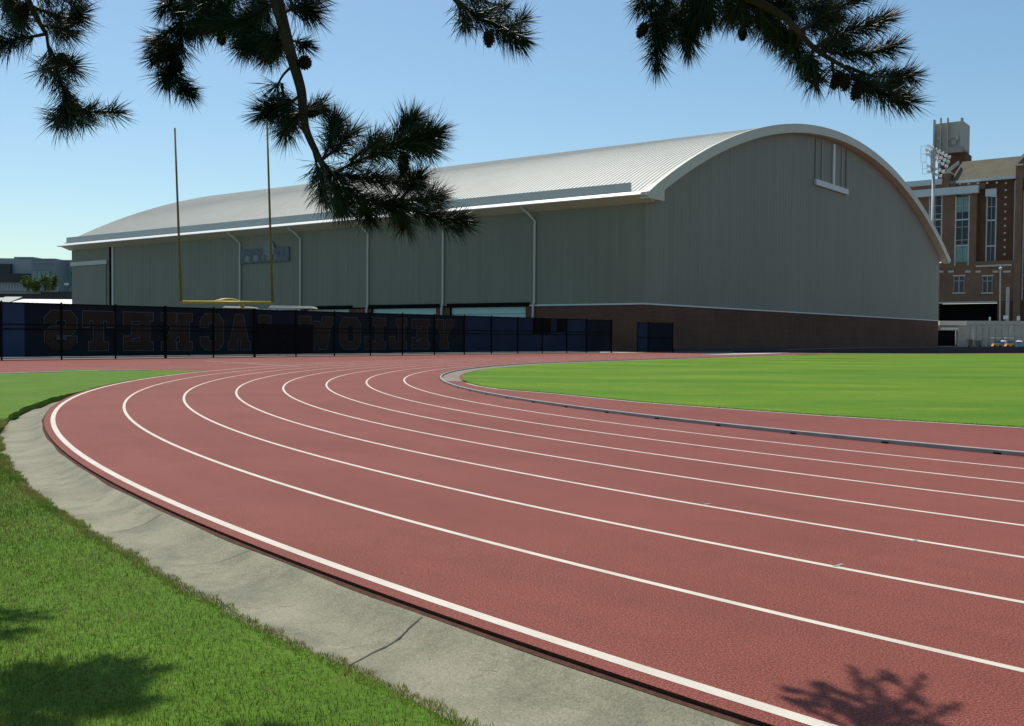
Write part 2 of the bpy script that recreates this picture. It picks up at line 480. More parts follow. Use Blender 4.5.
# relay tick marks
for px, py in ((703, 504.5), (911, 541), (834, 566)):
    p = ground(px, py); v = Vector((p.x - CX, p.y - CY)); th = math.degrees(math.atan2(v.y, v.x)); r = v.length - R0
    mb = MB(); mb.quad(pol(r - .09, th, .003), pol(r + .02, th, .003), pol(r + .02, th + .035, .003), pol(r - .09, th + .035, .003))
    tag(up(ob('relay_mark', mb, M['tick'])), kind='structure')
# faint lines of the straight running past the bend
for a, b in (((205, 361.0), (300, 366.3)), ((232, 362.3), (330, 362.9))):
    p, q = ground(*a), ground(*b); d = (q - p).normalized(); nrm = Vector((-d.y, d.x, 0)) * .045
    mb = MB(); mb.quad(*[tuple(x + Vector((0, 0, .0025))) for x in (p - nrm, q - nrm, q + nrm, p + nrm)])
    tag(up(ob('lane_line', mb, M['line'])), kind='structure')

# concrete gutter
mb = MB(); ths = np.arange(186, 300.1, .4)
for off, z in GUT:
    for th in ths:
        e = edge_off(th) + .05
        o2 = min(off, max(e, LIP)) if off > LIP else off
        mb.v.append(pol(o2, th, z + .002 * math.sin(th * 1.7 + off * 9) - (.05 if o2 > edge_off(th) + .02 else 0)))
n = len(ths)
for k in range(len(GUT) - 1):
    for i in range(n - 1): mb.f.append((k * n + i, k * n + i + 1, (k + 1) * n + i + 1, (k + 1) * n + i))
tag(up(ob('concrete_gutter', mb, M['gutter'], smooth=True)), kind='structure')
gx = [g[0] for g in GUT]; gz = [g[1] for g in GUT]


def gut_z(off, th): return float(np.interp(off, gx, gz)) + .002 * math.sin(th * 1.7 + off * 9)


# control joints and cracks across the gutter
for th, dth, wdt, o1 in ((222.35, .35, .012, .92), (210.5, .15, .006, .80), (214.2, .35, .006, .82), (217.6, .25, .006, .83), (205.8, .1, .006, .7),
                         (230.5, .5, .008, .9), (240, .5, .008, .9), (216.9, -.5, .004, .55), (219.8, -.4, .004, .60)):
    mb = MB(); pts = []
    for i in range(15):
        f = i / 14; off = LIP + .02 + (o1 - LIP) * f
        tt = th + dth * (f ** 2 if dth > 0 else f) + .006 * math.sin(f * 17 + th)
        pts.append((off, tt))
    for off, tt in pts:
        dt = math.degrees(wdt / (R0 + off)) * (1.1 if off < .6 else .7)
        mb.v.append(pol(off, tt - dt / 2, gut_z(off, tt) + .003)); mb.v.append(pol(off, tt + dt / 2, gut_z(off, tt) + .003))
    for i in range(14): mb.f.append((2 * i, 2 * i + 1, 2 * i + 3, 2 * i + 2))
    tag(up(ob('gutter_joint', mb, M['joint'])), kind='structure')

# lawn outside the gutter: rows of increasing offset
lawn_rows = [0, .05, .15, .4, .9, 1.8, 3.5, 6, 10, 16, 26, 40]
ths = np.concatenate([np.arange(176.5, 186, .5), np.arange(186, 300.1, .4)])
mb = MB()


def lawn_z(th, d):
    z0 = edge_z(th)
    return z0 + (.015 - z0) * (1 - math.exp(-d / 3.0)) + .010 * math.sin(d * 2.1 + th * .9)


def lawn_edge_jit(th): return .022 * math.sin(th * 5.3) * math.sin(th * 1.9) + .016 * math.sin(th * 17.9 + 1) + .012 * math.sin(th * 41.0)


far_line = [(p.x, p.y) for p in grass_line]


def clip_to_line(x, y):
    """lawn stops at the red strip by the fence"""
    a, b = Vector(far_line[0]), Vector(far_line[1])
    for i in range(len(far_line) - 1):
        a, b = Vector(far_line[i]), Vector(far_line[i + 1]); d = b - a; nrm = Vector((-d.y, d.x)).normalized()
        s = (Vector((x, y)) - a).dot(d) / d.length_squared
        if (i == 0 or s >= 0) and (s <= 1 or i == len(far_line) - 2):
            k = (Vector((x, y)) - a).dot(nrm)
            if k > 0: x -= nrm.x * k; y -= nrm.y * k
    return x, y


for d in lawn_rows:
    for th in ths:
        p = pol(edge_off(th) + lawn_edge_jit(th) * (1 if d < .2 else 0) + d, th)
        x, y = clip_to_line(p[0], p[1])
        mb.v.append((x, y, max(lawn_z(th, d), .006 if th < 189 else -1)))
n = len(ths)
for k in range(len(lawn_rows) - 1):
    for i in range(n - 1): mb.f.append((k * n + i, k * n + i + 1, (k + 1) * n + i + 1, (k + 1) * n + i))
# soil skirt of the cut edge
b = len(mb.v)
for th in ths:
    p = pol(edge_off(th) + lawn_edge_jit(th) + .012, th); mb.v.append((p[0], p[1], -.14))
for i in range(n - 1): mb.f.append((i, i + 1, b + i + 1, b + i))
lawn = up(ob('lawn', mb, M['turf_near'])); tag(lawn, kind='structure')


# grass blades: one 'stuff' object for the near lawn
def blades(name, x, y, z, length, width, tone, label=None):
    n = len(x); ang = rng.uniform(0, 2 * math.pi, n); lean = rng.uniform(.1, 1.3, n) * length
    la = rng.uniform(0, 2 * math.pi, n)
    dx, dy = np.cos(ang) * width / 2, np.sin(ang) * width / 2
    base = np.stack([x, y, z], 1)
    lv = np.stack([np.cos(la) * lean, np.sin(la) * lean, np.zeros(n)], 1)
    hz = np.stack([np.zeros(n), np.zeros(n), length], 1)
    wv = np.stack([dx, dy, np.zeros(n)], 1)
    v = np.empty((n, 5, 3))
    v[:, 0] = base - wv; v[:, 1] = base + wv
    v[:, 2] = base + wv * .8 + lv * .35 + hz * .6; v[:, 3] = base - wv * .8 + lv * .35 + hz * .6
    v[:, 4] = base + lv + hz * .92
    me = bpy.data.meshes.new(name); o = bpy.data.objects.new(name, me); COL.objects.link(o)
    me.vertices.add(n * 5); me.vertices.foreach_set('co', v.reshape(-1))
    i0 = np.arange(n)[:, None] * 5
    loops = np.concatenate([i0 + [[0, 1, 2, 3]], i0 + [[3, 2, 4]]], 1)
    me.loops.add(n * 7); me.loops.foreach_set('vertex_index', loops.reshape(-1).astype(np.int32))
    me.polygons.add(n * 2)
    ls = np.stack([np.arange(n) * 7, np.arange(n) * 7 + 4], 1).reshape(-1); lt = np.tile([4, 3], n)
    me.polygons.foreach_set('loop_start', ls.astype(np.int32)); me.polygons.foreach_set('loop_total', lt.astype(np.int32))
    me.update(calc_edges=True)
    ca = me.color_attributes.new('tone', 'FLOAT_COLOR', 'POINT')
    ca.data.foreach_set('color', np.repeat(np.concatenate([tone, np.ones((n, 1))], 1), 5, axis=0).reshape(-1))
    me.materials.append(M['blade'])
    return tag(o, kind='stuff')


def scatter_lawn(n, thr, drange, seedpow=1.0):
    th = rng.uniform(thr[0], thr[1], n); d = drange[0] + (drange[1] - drange[0]) * rng.uniform(0, 1, n) ** seedpow
    e = np.array([edge_off(a) + lawn_edge_jit(a) for a in th]); r = R0 + e + d
    x = CX + r * np.cos(np.radians(th)); y = CY + r * np.sin(np.radians(th))
    z = np.array([lawn_z(a, b) for a, b in zip(th, d)])
    return x, y, z, d


def tones(n, spread=.42, prob=.14):
    b = rng.uniform(1 - spread, 1 + spread, (n, 1)); t = np.repeat(b, 3, 1)
    yel = rng.uniform(0, 1, n) < prob
    t[yel] *= np.array([1.75, 1.25, 2.2]); return t


def in_view(x, y, margin=.05, ymin=2.2): return (np.abs(x) < (.535 + margin) * y + .4) & (y > ymin) & (y < 15 + 3 * np.sin(x * 5))


xs, ys, zs = [], [], []
L, Wd, TN = [], [], []
for nn, thr, dr, ln, wd_, pw in ((520000, (204, 233), (-.03, 3.2), .026, .0030, .8), (120000, (192, 214), (-.02, 4.5), .036, .0055, .8), (30000, (205, 230), (-.055, .06), .024, .0032, 1)):
    x, y, z, d = scatter_lawn(nn, thr, dr, pw)
    k = in_view(x, y); x, y, z = x[k], y[k], z[k]
    far = np.clip(y / 7.0, .8, 3.0)
    dd_ = d[k]; patch = .5 + .5 * np.sin(x * 3.1 + 1.3 * np.sin(y * 2.3)) * np.sin(y * 2.7 + 1.1 * np.sin(x * 1.9))
    pr = .10 + .38 * np.exp(-dd_ / .30) * patch + .30 * np.clip((5.2 - y) / 1.2, 0, 1) * patch      # worn, straw-coloured turf beside the concrete and under the pine
    tn = tones(len(x), .42, pr); tn = tn * 1.3 if dr[1] < .1 else tn; TN.append(tn)
    xs.append(x); ys.append(y); zs.append(z - .004); L.append(ln * rng.uniform(.4, 1.5, len(x)) * np.sqrt(far)); Wd.append(wd_ * rng.uniform(.7, 1.3, len(x)) * far ** .6)
xs, ys, zs, L, Wd = [np.concatenate(q) for q in (xs, ys, zs, L, Wd)]
blades('grass', xs, ys, zs, L, Wd, np.concatenate(TN))

# infield: turf, inside concrete strip
field_px = [(1100, 433), (1023, 427.5), (924, 421.5), (824, 415.5), (720, 408), (640, 402), (560, 394), (500, 389), (480, 386), (468, 383), (463, 380.5),
            (462.5, 377.5)]
fld = [ground(x, y, .006) for x, y in field_px]
fld += [Vector(pol(-10.5, th)) for th in range(179, int(TH0), -2)] + [Vector(p) for p in lane_path(-10.5, straight=44)[:24][::-1]]
fld += [ground(x, y, .006) for x, y in ((860, 354.1), (940, 354.0), (1023, 353.6), (1120, 353.4))]
mb = MB(); mb.sheet([[(p.x, p.y) for p in fld]], lambda x, y: (x, y, .012))
tag(up(ob('infield_grass', mb, M['turf_field'])), kind='structure')
# grass fringe along the near field edge and thin tufts over the nearer field
xs, ys = [], []
for a, b in zip(fld[:10], fld[1:11]):
    nseg = int((b - a).length * 260); f = rng.uniform(0, 1, nseg); j = rng.normal(0, .03, nseg)
    xs.append(a.x + (b.x - a.x) * f + j); ys.append(a.y + (b.y - a.y) * f + np.abs(j))
x, y = np.concatenate(xs), np.concatenate(ys)
blades('grass', x, y, np.full(len(x), .008), rng.uniform(.012, .03, len(x)), np.full(len(x), .008), tones(len(x)))
a = lane_path(-9.84, t0=TH0, t1=188, straight=36, z=.008); c = lane_path(-10.45, t0=TH0, t1=188, straight=36, z=.008)
mb = MB(); n = len(a); mb.add(a + c, [(i, i + 1, n + i + 1, n + i) for i in range(n - 1)])
tag(up(ob('infield_edging', mb, M['strip'])), kind='structure')
# the light line round the grass edge on the near side
mb = MB()
for p, q in zip(fld[:9], fld[1:10]):
    d = (q - p).normalized(); nr = Vector((-d.y, d.x, 0)) * .11
    if nr.y > 0: nr = -nr
    mb.quad((p.x, p.y, .005), (q.x, q.y, .005), (q.x + nr.x, q.y + nr.y, .005), (p.x + nr.x, p.y + nr.y, .005))
tag(up(ob('infield_edging', mb, M['kerb_conc'])), kind='structure')

# aluminium kerb rail at the inside of lane one
mb = MB(); prof = [(-9.76, .002), (-9.76, .052), (-9.768, .060), (-9.812, .060), (-9.82, .052), (-9.82, .002)]
pa = [lane_path(o, t1=292, straight=42, z=z) for o, z in prof]; n = len(pa[0])
for p in pa: mb.v += p
for k in range(5):
    for i in range(n - 1): mb.f.append((k * n + i, k * n + i + 1, (k + 1) * n + i + 1, (k + 1) * n + i))
kr = ob('kerb_rail', mb, M['alu'], origin=pol(-9.79, 185, 0)); tag(kr, 'long curving low metal kerb rail along the inside lane of the track', 'kerb rail')
mbf = None
for th in np.arange(150, 240, 2.45):
    f = MB(); e = .06 / R0 * 57.3
    p = [pol(-9.74, th - e, .002), pol(-9.74, th + e, .002), pol(-9.765, th + e, .002), pol(-9.765, th - e, .002),
         pol(-9.74, th - e, .02), pol(-9.74, th + e, .02), pol(-9.765, th + e, .026), pol(-9.765, th - e, .026)]
    f.box8(p); ob('bracket', f, M['black'], kr)

# red-strip edging (thin concrete) by the left lawn
mb = MB()
for a, b in zip(grass_line[:-1], grass_line[1:]):
    d = (b - a).normalized(); nr = Vector((-d.y, d.x, 0)) * .16
    mb.box8([(a.x, a.y, -.02), (b.x, b.y, -.02), (b.x + nr.x, b.y + nr.y, -.02), (a.x + nr.x, a.y + nr.y, -.02),
             (a.x, a.y, .03), (b.x, b.y, .03), (b.x + nr.x, b.y + nr.y, .03), (a.x + nr.x, a.y + nr.y, .03)])
tag(ob('path_edging', mb, M['kerb_conc']), kind='structure')

# yard between the fence and the hall, apron at the gable
hs = Plane(HP, E2)
yard = [tuple(FP.w(FP.sz(350, 340)[0] + s, 0, -.35))[:2] for s in (40, -40, -150)] + [(-260, 60), (-200, 330), (300, 330), (330, 120), (200, 60)]
yard += [tuple(gb.w(s, 0, 13))[:2] for s in (150, 60, 8)] + [tuple(gb.w(0, 0, 7.5))[:2]]
mb = MB(); mb.sheet([yard], lambda x, y: (x, y, -.004)); tag(up(ob('yard', mb, M['asphalt'])), kind='structure')
q = [ground(600, 352.9), ground(648, 352.5), ground(650, 351.9), ground(600, 351.9)]
mb = MB(); mb.sheet([[(p.x, p.y) for p in q]], lambda x, y: (x, y, .006)); tag(up(ob('path', mb, M['kerb_conc'])), kind='structure')
q = [ground(700, 355.2), ground(760, 354.2), ground(790, 352.8), ground(735, 353.6)]
mb = MB(); mb.sheet([[(p.x, p.y) for p in q]], lambda x, y: (x, y, .016)); tag(up(ob('path', mb, M['kerb_conc'])), kind='structure')

mb = MB(); mb.pbox(gb, 3.6, 112, -.1, .26, .003, 1.6); tag(ob('pavement', mb, M['shade_band']), kind='structure')
# ------------------------------------------------------------------ arched hall
hall = tag(empty('sports_hall', (HP.x, HP.y, 0)), 'huge grey green arched metal sports hall on a brown brick base behind the dark fence', 'sports hall')
SL, GT = 110.0, 104.6                 # length along the side, width of the gable wall
AT, AR, AZ = 53.2, 108.0, 31.4        # arch centre along the gable, radius, crown height


def arch_z(t): return AZ - AR + math.sqrt(max(AR * AR - (t - AT) ** 2, 0))


def hw(t, s, z):  # t along the gable, s along the long side
    q = HP + E1 * t + E2 * s; return Vector((q.x, q.y, z))


TR = 5.0; ZE = 16.3
mb = MB(); mb.add([hw(0, 0, -.2), hw(GT, 0, -.2), hw(GT, 0, TR), hw(0, 0, TR)], [(0, 1, 2, 3)])
mb.add([hw(GT, 0, -.2), hw(GT, SL, -.2), hw(GT, SL, TR), hw(GT, 0, TR)], [(0, 1, 2, 3)])
ob('brick_base', mb, M['brick_dark'], hall)
# long side brick with the door openings left free
doors = [(15.3, 26.6), (28.7, 39.7), (43.6, 52.2)]
e = [0] + [x for d in doors for x in d] + [SL]
for k in range(0, len(e), 2):
    mb = MB(); mb.quad(hw(0, e[k], -.2), hw(0, e[k], TR), hw(0, e[k + 1], TR), hw(0, e[k + 1], -.2)); ob('brick_base', mb, M['brick_dark'], hall)
for a, b in doors:
    mb = MB(); nseg = 6
    for i in range(nseg):
        z0, z1 = TR * i / nseg, TR * (i + 1) / nseg - .05
        p = [hs.w(a, z0, -.30), hs.w(b, z0, -.30), hs.w(b, z0, -.36), hs.w(a, z0, -.36), hs.w(a, z1, -.30), hs.w(b, z1, -.30), hs.w(b, z1, -.36), hs.w(a, z1, -.36)]
        mb.box8(p)
    d = ob('door', mb, M['teal'], hall)
    mb = MB(); mb.pbox(hs, a - .5, b + .3, TR + .02, TR + .45, 0, .22); ob('lintel', mb, M['black'], d)
    for q in (a - .02, b - .08):
        mb = MB(); mb.pbox(hs, q, q + .10, 0, TR, -.36, -.002); ob('jamb', mb, M['black'], d)
# trim strip above the brick
mb = MB(); mb.pbox(gb, -.06, GT, TR, TR + .16, 0, .10); ob('drip_trim', mb, M['sill_lt'], hall)
for q0_, q1_ in ((0, 15.0), (52.6, SL)):
    mb = MB(); mb.pbox(hs, q0_, q1_, TR + .01, TR + .17, 0, .10); ob('drip_trim', mb, M['sill_lt'], hall)
# gable cladding up to the arch
N = 64; mb = MB()
ts = [GT * i / N for i in range(N + 1)]
mb.add([hw(t_, 0, TR + .16) for t_ in ts] + [hw(t_, 0, min(arch_z(t_) - .6, 40)) for t_ in ts], [(i, i + 1, N + 2 + i, N + 1 + i) for i in range(N)])
mb.add([hw(t_, SL, -.1) for t_ in ts] + [hw(t_, SL, arch_z(t_) - .6) for t_ in ts], [(i, i + 1, N + 2 + i, N + 1 + i) for i in range(N)])
ob('gable_wall', mb, M['hall_gable'], hall)
mb = MB(); mb.quad(hw(0, 0, TR + .17), hw(0, 0, ZE + .3), hw(0, SL, ZE + .3), hw(0, SL, TR + .17))
mb.quad(hw(GT, 0, TR + .16), hw(GT, SL, TR + .16), hw(GT, SL, ZE + .3), hw(GT, 0, ZE + .3))
ob('side_wall', mb, M['hall_side'], hall)
mb = MB(); mb.pbox(hs, -.06, .26, TR + .2, ZE, .0, .05); mb.pbox(gb, .0, .26, TR + .2, ZE, .0, .05); ob('corner_trim', mb, M['hall_gable'], hall)
# roof: standing seams as real ridges running over the arch
TL, TRt = -1.3, 107.8; SF = -1.1
NA = 56; mb = MB(); prof = []
pitch_ = .56; s = SF
while s < SL + .5:
    prof += [(s, 0), (s + pitch_ - .16, 0), (s + pitch_ - .11, .055), (s + pitch_ - .05, .055)]; s += pitch_
prof.append((s, 0)); npf = len(prof)
for i in range(NA + 1):
    t_ = TL + (TRt - TL) * i / NA; zz = arch_z(t_)
    nx, nz = (t_ - AT) / AR, (zz - (AZ - AR)) / AR
    for (s_, h_) in prof: mb.v.append(tuple(hw(t_ + nx * h_, s_, zz + nz * h_)))
for i in range(NA):
    for k in range(npf - 1): mb.f.append((i * npf + k, i * npf + k + 1, (i + 1) * npf + k + 1, (i + 1) * npf + k))
ob('roof', mb, M['roof'], hall)
# rake: deep band following the arch, standing in front of the gable
mb = MB(); dep = 1.0
for i in range(NA + 1):
    t_ = TL + (TRt - TL) * i / NA; zz = arch_z(t_); nx, nz = (t_ - AT) / AR, (zz - (AZ - AR)) / AR
    for dd, s_ in ((.16, SF - .04), (-dep, SF - .04), (-dep, .02), (.16, SF + .25)):
        mb.v.append(tuple(hw(max(t_ + nx * dd, TL), s_, max(zz + nz * dd, ZE - .25 + (.45 if dd > 0 else 0)))))
for i in range(NA):
    for k in range(3): mb.f.append((i * 4 + k, i * 4 + k + 1, i * 4 + 4 + k + 1, i * 4 + 4 + k))
    mb.f.append((i * 4 + 3, i * 4, i * 4 + 4, i * 4 + 7))
mb.f.append((0, 1, 2, 3)); mb.f.append(tuple(NA * 4 + k for k in (3, 2, 1, 0)))
rk = ob('rake_fascia', mb, M['trim'], hall)
mb = MB(); pp = [(TL - .02, ZE - .3), (1.75, ZE - .3), (1.75, arch_z(1.75) - .4), (.8, arch_z(.8) + .02), (TL - .02, arch_z(TL) + .05)]
mb.add([gb.w(a_, z_, o_) for o_ in (.02, 1.165) for a_, z_ in pp], [(0, 1, 2, 3, 4), (9, 8, 7, 6, 5)] + [(k, (k + 1) % 5, 5 + (k + 1) % 5, 5 + k) for k in range(5)])
ob('rake_end', mb, M['trim'], hall)
# eave of the long side: soffit, white gutter, metal screen standing on the roof edge
mb = MB()
mb.add([hs.w(-.9, ZE - .55, .01), hs.w(SL + .6, ZE - .55, .01), hs.w(SL + .6, ZE + .02, 1.7), hs.w(-.9, ZE + .02, 1.7), hs.w(-.9, ZE + .05, 0), hs.w(SL + .6, ZE + .05, 0)],
       [(0, 1, 2, 3), (0, 3, 4), (1, 5, 2), (3, 2, 5, 4)])
ob('soffit', mb, M['soffit'], hall)
mb = MB(); mb.add([hs.w(s_, z_, o_) for s_ in (-.2, SL + 1.4) for z_, o_ in ((ZE + .03, 1.72), (ZE + .08, 1.88), (ZE + .14, 1.86), (ZE + .50, 1.40), (ZE + .03, 1.30))],
       [(k, (k + 1) % 5, 5 + (k + 1) % 5, 5 + k) for k in range(5)] + [(4, 3, 2, 1, 0), (5, 6, 7, 8, 9)]); ob('gutter', mb, M['trim_white'], hall)
mb = MB(); mb.pbox(hs, 1.5, SL + .4, ZE + .15, ZE + 1.62, .55, .72); ob('roof_screen', mb, M['upstand'], hall)
# downpipes
for s_ in (14.1, 27.6, 40.2, 52.9, 65.6):
    mb = MB(); P = hs.w
    mb.tube([P(s_ + 1.1, ZE - .05, 1.5), P(s_ + .5, ZE - .8, .75), P(s_, ZE - 1.6, .16), P(s_, TR + .6, .16), P(s_, TR + .3, .24), P(s_ + .1, TR - .2, .26), P(s_ + .1, 0, .26)], .14, 8)
    ob('downpipe', mb, M['trim'], hall)
# tall sliding door at the far end
mb = MB(); mb.pbox(hs, 99.6, SL - .3, .0, 13.0, .02, .14); d = ob('sliding_door', mb, M['hall_gable'], hall)
mb = MB(); mb.pbox(hs, 99.3, SL, 13.02, 13.7, .02, .30); ob('door_track', mb, M['trim'], d)
mb = MB(); mb.pbox(hs, 98.1, 98.5, 0, ZE - .5, .02, .22); ob('door_jamb', mb, M['black'], hall)
mb = MB(); mb.pbox(hs, 97.5, 98.0, 0, ZE - .5, .02, .12); ob('door_jamb', mb, M['trim'], hall)
# wide wall sign under the eave with a pale arch-shaped emblem
s0, s1 = hs.sz(290, 255)[0], hs.sz(241, 255)[0]
zt, zb = hs.sz(266, 248.5)[1], hs.sz(266, 262.5)[1]
mb = MB(); mb.pbox(hs, s0, s1, zb, zt, .05, .22); sg = ob('wall_sign', mb, mottled('sign_grey', (.10, .125, .135), (.15, .175, .18), 1.2, .7, .2, (3, .3)), hall)
mb = MB()
sc = hs.sz(270, 255)[0]; pts = [(-1.1, 0), (1.1, 0)] + [(1.1 * math.cos(a), 1.9 + .9 * math.sin(a)) for a in np.linspace(0, math.pi, 9)]
pts = [(1.1, 0), (1.1, 1.9)] + [(1.1 * math.cos(a), 1.9 + .9 * math.sin(a)) for a in np.linspace(.2, math.pi - .2, 8)] + [(-1.1, 1.9), (-1.1, 0)]
mb.sheet([pts], lambda x, z: hs.w(sc + x, zb + .25 + z, .25)); ob('emblem', mb, M['sign_mark'], sg)
for j in range(4):
    mb = MB(); cs = s1 - 1.6 - j * 1.9; ci = [(.62 * math.cos(a), .5 + .5 * math.sin(a)) for a in np.linspace(0, 2 * math.pi, 10, endpoint=False)]
    mb.sheet([ci], lambda x, z: hs.w(cs + x, zb + .15 + z, .25)); ob('emblem', mb, M['sign_mark'], sg)
# louvre panel high on the gable
mb = MB(); t0, t1 = gb.sz(814, 185)[0], gb.sz(846.5, 188)[0]
zs_ = gb.sz(830, 186)[1]
lv = MB(); lv.pbox(gb, t0, t1, zs_ - .55, zs_ + .25, .03, .35); louv = ob('vent_sill', lv, M['sill_lt'], hall)
for px, wdt, mm, o in ((833, .34, 'sill_lt', .22), (821.5, .12, 'louvre_rose', .12), (841.5, .12, 'louvre_rose', .12), (846, .12, 'hall_gable', .14), (815, .10, 'hall_gable', .12)):
    tt = gb.sz(px, 165)[0]; mb = MB(); mb.pbox(gb, tt - wdt, tt + wdt, zs_ + .25, arch_z(tt) - 1.4, .02, o); ob('vent_mullion', mb, M[mm], hall)

# ------------------------------------------------------------------ windscreen fence with mirrored lettering
FH = 3.17


def fs(px, y=330): return FP.sz(px, y)[0]


s_l, s_r = fs(-95), fs(611.5)
fen = tag(empty('chain_link_fence', FP.w((s_l + s_r) / 2, 0)), 'long black fence with navy windscreen and big block letters seen from behind beside the track', 'fence')
posts_px = [-60, 1, 61, 115, 165, 213, 254, 295.5, 334, 370, 402, 434, 464, 491, 517.5, 542, 566.5, 586, 611]
for px in posts_px:
    wd_ = .085 if px in (165, 254, 611) else .05
    mb = MB(); q = FP.w(fs(px), 0, .06); mb.tube([q, q + Vector((0, 0, FH + .02))], wd_, 8); mb.lathe(q + Vector((0, 0, FH + .02)), (0, 0, 1), [(0, wd_ * 1.2), (.05, wd_ * 1.1), (.09, wd_ * .4)], 8)
    ob('post', mb, M['rail_black'], fen)
for z, r_ in ((FH, .035), (1.98, .03), (1.72, .03), (.10, .025)):
    mb = MB(); mb.tube([FP.w(s_l, z, .04), FP.w(s_r, z, .04)], r_, 6); ob('rail', mb, M['rail_black'], fen)


def screen(px0, px1, mm, z0=.16, z1=FH - .02):
    a, b = fs(px0), fs(px1); n = max(2, int((b - a) / .8)); mb = MB()
    for i in range(n + 1):
        s_ = a + (b - a) * i / n
        for z in (z0, (z0 + z1) / 2, z1): mb.v.append(tuple(FP.w(s_, z + (.006 * math.sin(s_ * 2.2) if z != z1 else 0), .003 * math.sin(s_ * 1.9 + z))))
    for i in range(n):
        for k in range(2): mb.f.append((i * 3 + k, i * 3 + 3 + k, i * 3 + 4 + k, i * 3 + 1 + k))
    return ob('windscreen', mb, M[mm], fen)


screen(-95, 1.5, 'screen'); screen(1.5, 24.5, 'screen_blue')
main = screen(24.5, 464, 'screen'); tag(main, 'dark navy windscreen with faint brown block letters')
screen(464, 586, 'screen_blue2'); screen(586, 611.5, 'screen')
GL = {
    'S': [[(0, .18), (.2, 0), (.8, 0), (1, .18), (1, .45), (.82, .59), (.34, .59), (.30, .64), (.30, .76), (.36, .80), (.64, .80), (.70, .74), (.70, .68), (1, .68), (1, .82), (.8, 1), (.2, 1), (0, .82), (0, .55), (.18, .41), (.66, .41), (.70, .37), (.70, .24), (.64, .20), (.36, .20), (.30, .26), (.30, .33), (0, .33)]],
    'T': [[(.2, 0), (.8, 0), (.8, .18), (.64, .18), (.64, .8), (.82, .8), (.82, .62), (1, .62), (1, 1), (0, 1), (0, .62), (.18, .62), (.18, .8), (.36, .8), (.36, .18), (.2, .18)]],
    'E': [[(0, 0), (1, 0), (1, .34), (.78, .34), (.78, .2), (.42, .2), (.42, .4), (.55, .4), (.55, .34), (.72, .34), (.72, .66), (.55, .66), (.55, .6), (.42, .6), (.42, .8), (.78, .8), (.78, .66), (1, .66), (1, 1), (0, 1), (0, .82), (.12, .82), (.12, .18), (0, .18)]],
    'K': [[(0, 0), (.46, 0), (.46, .18), (.38, .18), (.38, .36), (.46, .44), (.62, .18), (.55, .18), (.55, 0), (1, 0), (1, .18), (.92, .18), (.66, .6), (.86, .82), (1, .82), (1, 1), (.56, 1), (.56, .82), (.62, .82), (.38, .56), (.38, .82), (.46, .82), (.46, 1), (0, 1), (0, .82), (.1, .82), (.1, .18), (0, .18)]],
    'C': [[(1, .33), (.7, .33), (.7, .26), (.64, .2), (.36, .2), (.3, .26), (.3, .74), (.36, .8), (.64, .8), (.7, .74), (.7, .66), (1, .66), (1, .82), (.8, 1), (.2, 1), (0, .82), (0, .18), (.2, 0), (.8, 0), (1, .18)][::-1]],
    'A': [[(0, 0), (.4, 0), (.4, .18), (.33, .18), (.37, .3), (.63, .3), (.67, .18), (.6, .18), (.6, 0), (1, 0), (1, .18), (.92, .18), (.66, 1), (.34, 1), (.08, .18), (0, .18)], [(.42, .46), (.5, .74), (.58, .46)]],
    'J': [[(.35, 1), (.35, .82), (.58, .82), (.58, .25), (.52, .2), (.34, .2), (.28, .24), (.28, .4), (0, .4), (0, .18), (.2, 0), (.7, 0), (.88, .18), (.88, .82), (1, .82), (1, 1)]],
    'Y': [[(.28, 0), (.72, 0), (.72, .18), (.65, .18), (.65, .42), (.92, .82), (1, .82), (1, 1), (.58, 1), (.58, .82), (.63, .82), (.5, .6), (.37, .82), (.42, .82), (.42, 1), (0, 1), (0, .82), (.08, .82), (.35, .42), (.35, .18), (.28, .18)]],
    'L': [[(0, 0), (1, 0), (1, .38), (.76, .38), (.76, .2), (.46, .2), (.46, .82), (.58, .82), (.58, 1), (0, 1), (0, .82), (.14, .82), (.14, .18), (0, .18)]],
    'O': [[(0, .18), (.2, 0), (.8, 0), (1, .18), (1, .82), (.8, 1), (.2, 1), (0, .82)], [(.32, .27), (.32, .73), (.38, .8), (.62, .8), (.68, .73), (.68, .27), (.62, .2), (.38, .2)]],
    'W': [[(.2, 0), (.42, 0), (.5, .36), (.58, 0), (.8, 0), (.94, .82), (1, .82), (1, 1), (.68, 1), (.68, .82), (.73, .82), (.67, .44), (.58, .85), (.42, .85), (.33, .44), (.27, .82), (.32, .82), (.32, 1), (0, 1), (0, .82), (.06, .82)]],
}


def area(l): return sum(a[0] * b[1] - b[0] * a[1] for a, b in zip(l, l[1:] + l[:1])) / 2


def grow(loop, d):
    """offset a counter-clockwise loop outwards by d (miter joins)"""
    out = []; n = len(loop)
    for i in range(n):
        p0, p1, p2 = (Vector(loop[(i + k) % n]) for k in (-1, 0, 1))
        a = (p1 - p0).normalized(); b_ = (p2 - p1).normalized()
        n1 = Vector((a.y, -a.x)); n2 = Vector((b_.y, -b_.x)); mm = n1 + n2
        k = d / max(.35, 1 + n1.dot(n2)); out.append((p1.x + mm.x * k, p1.y + mm.y * k))
    return out


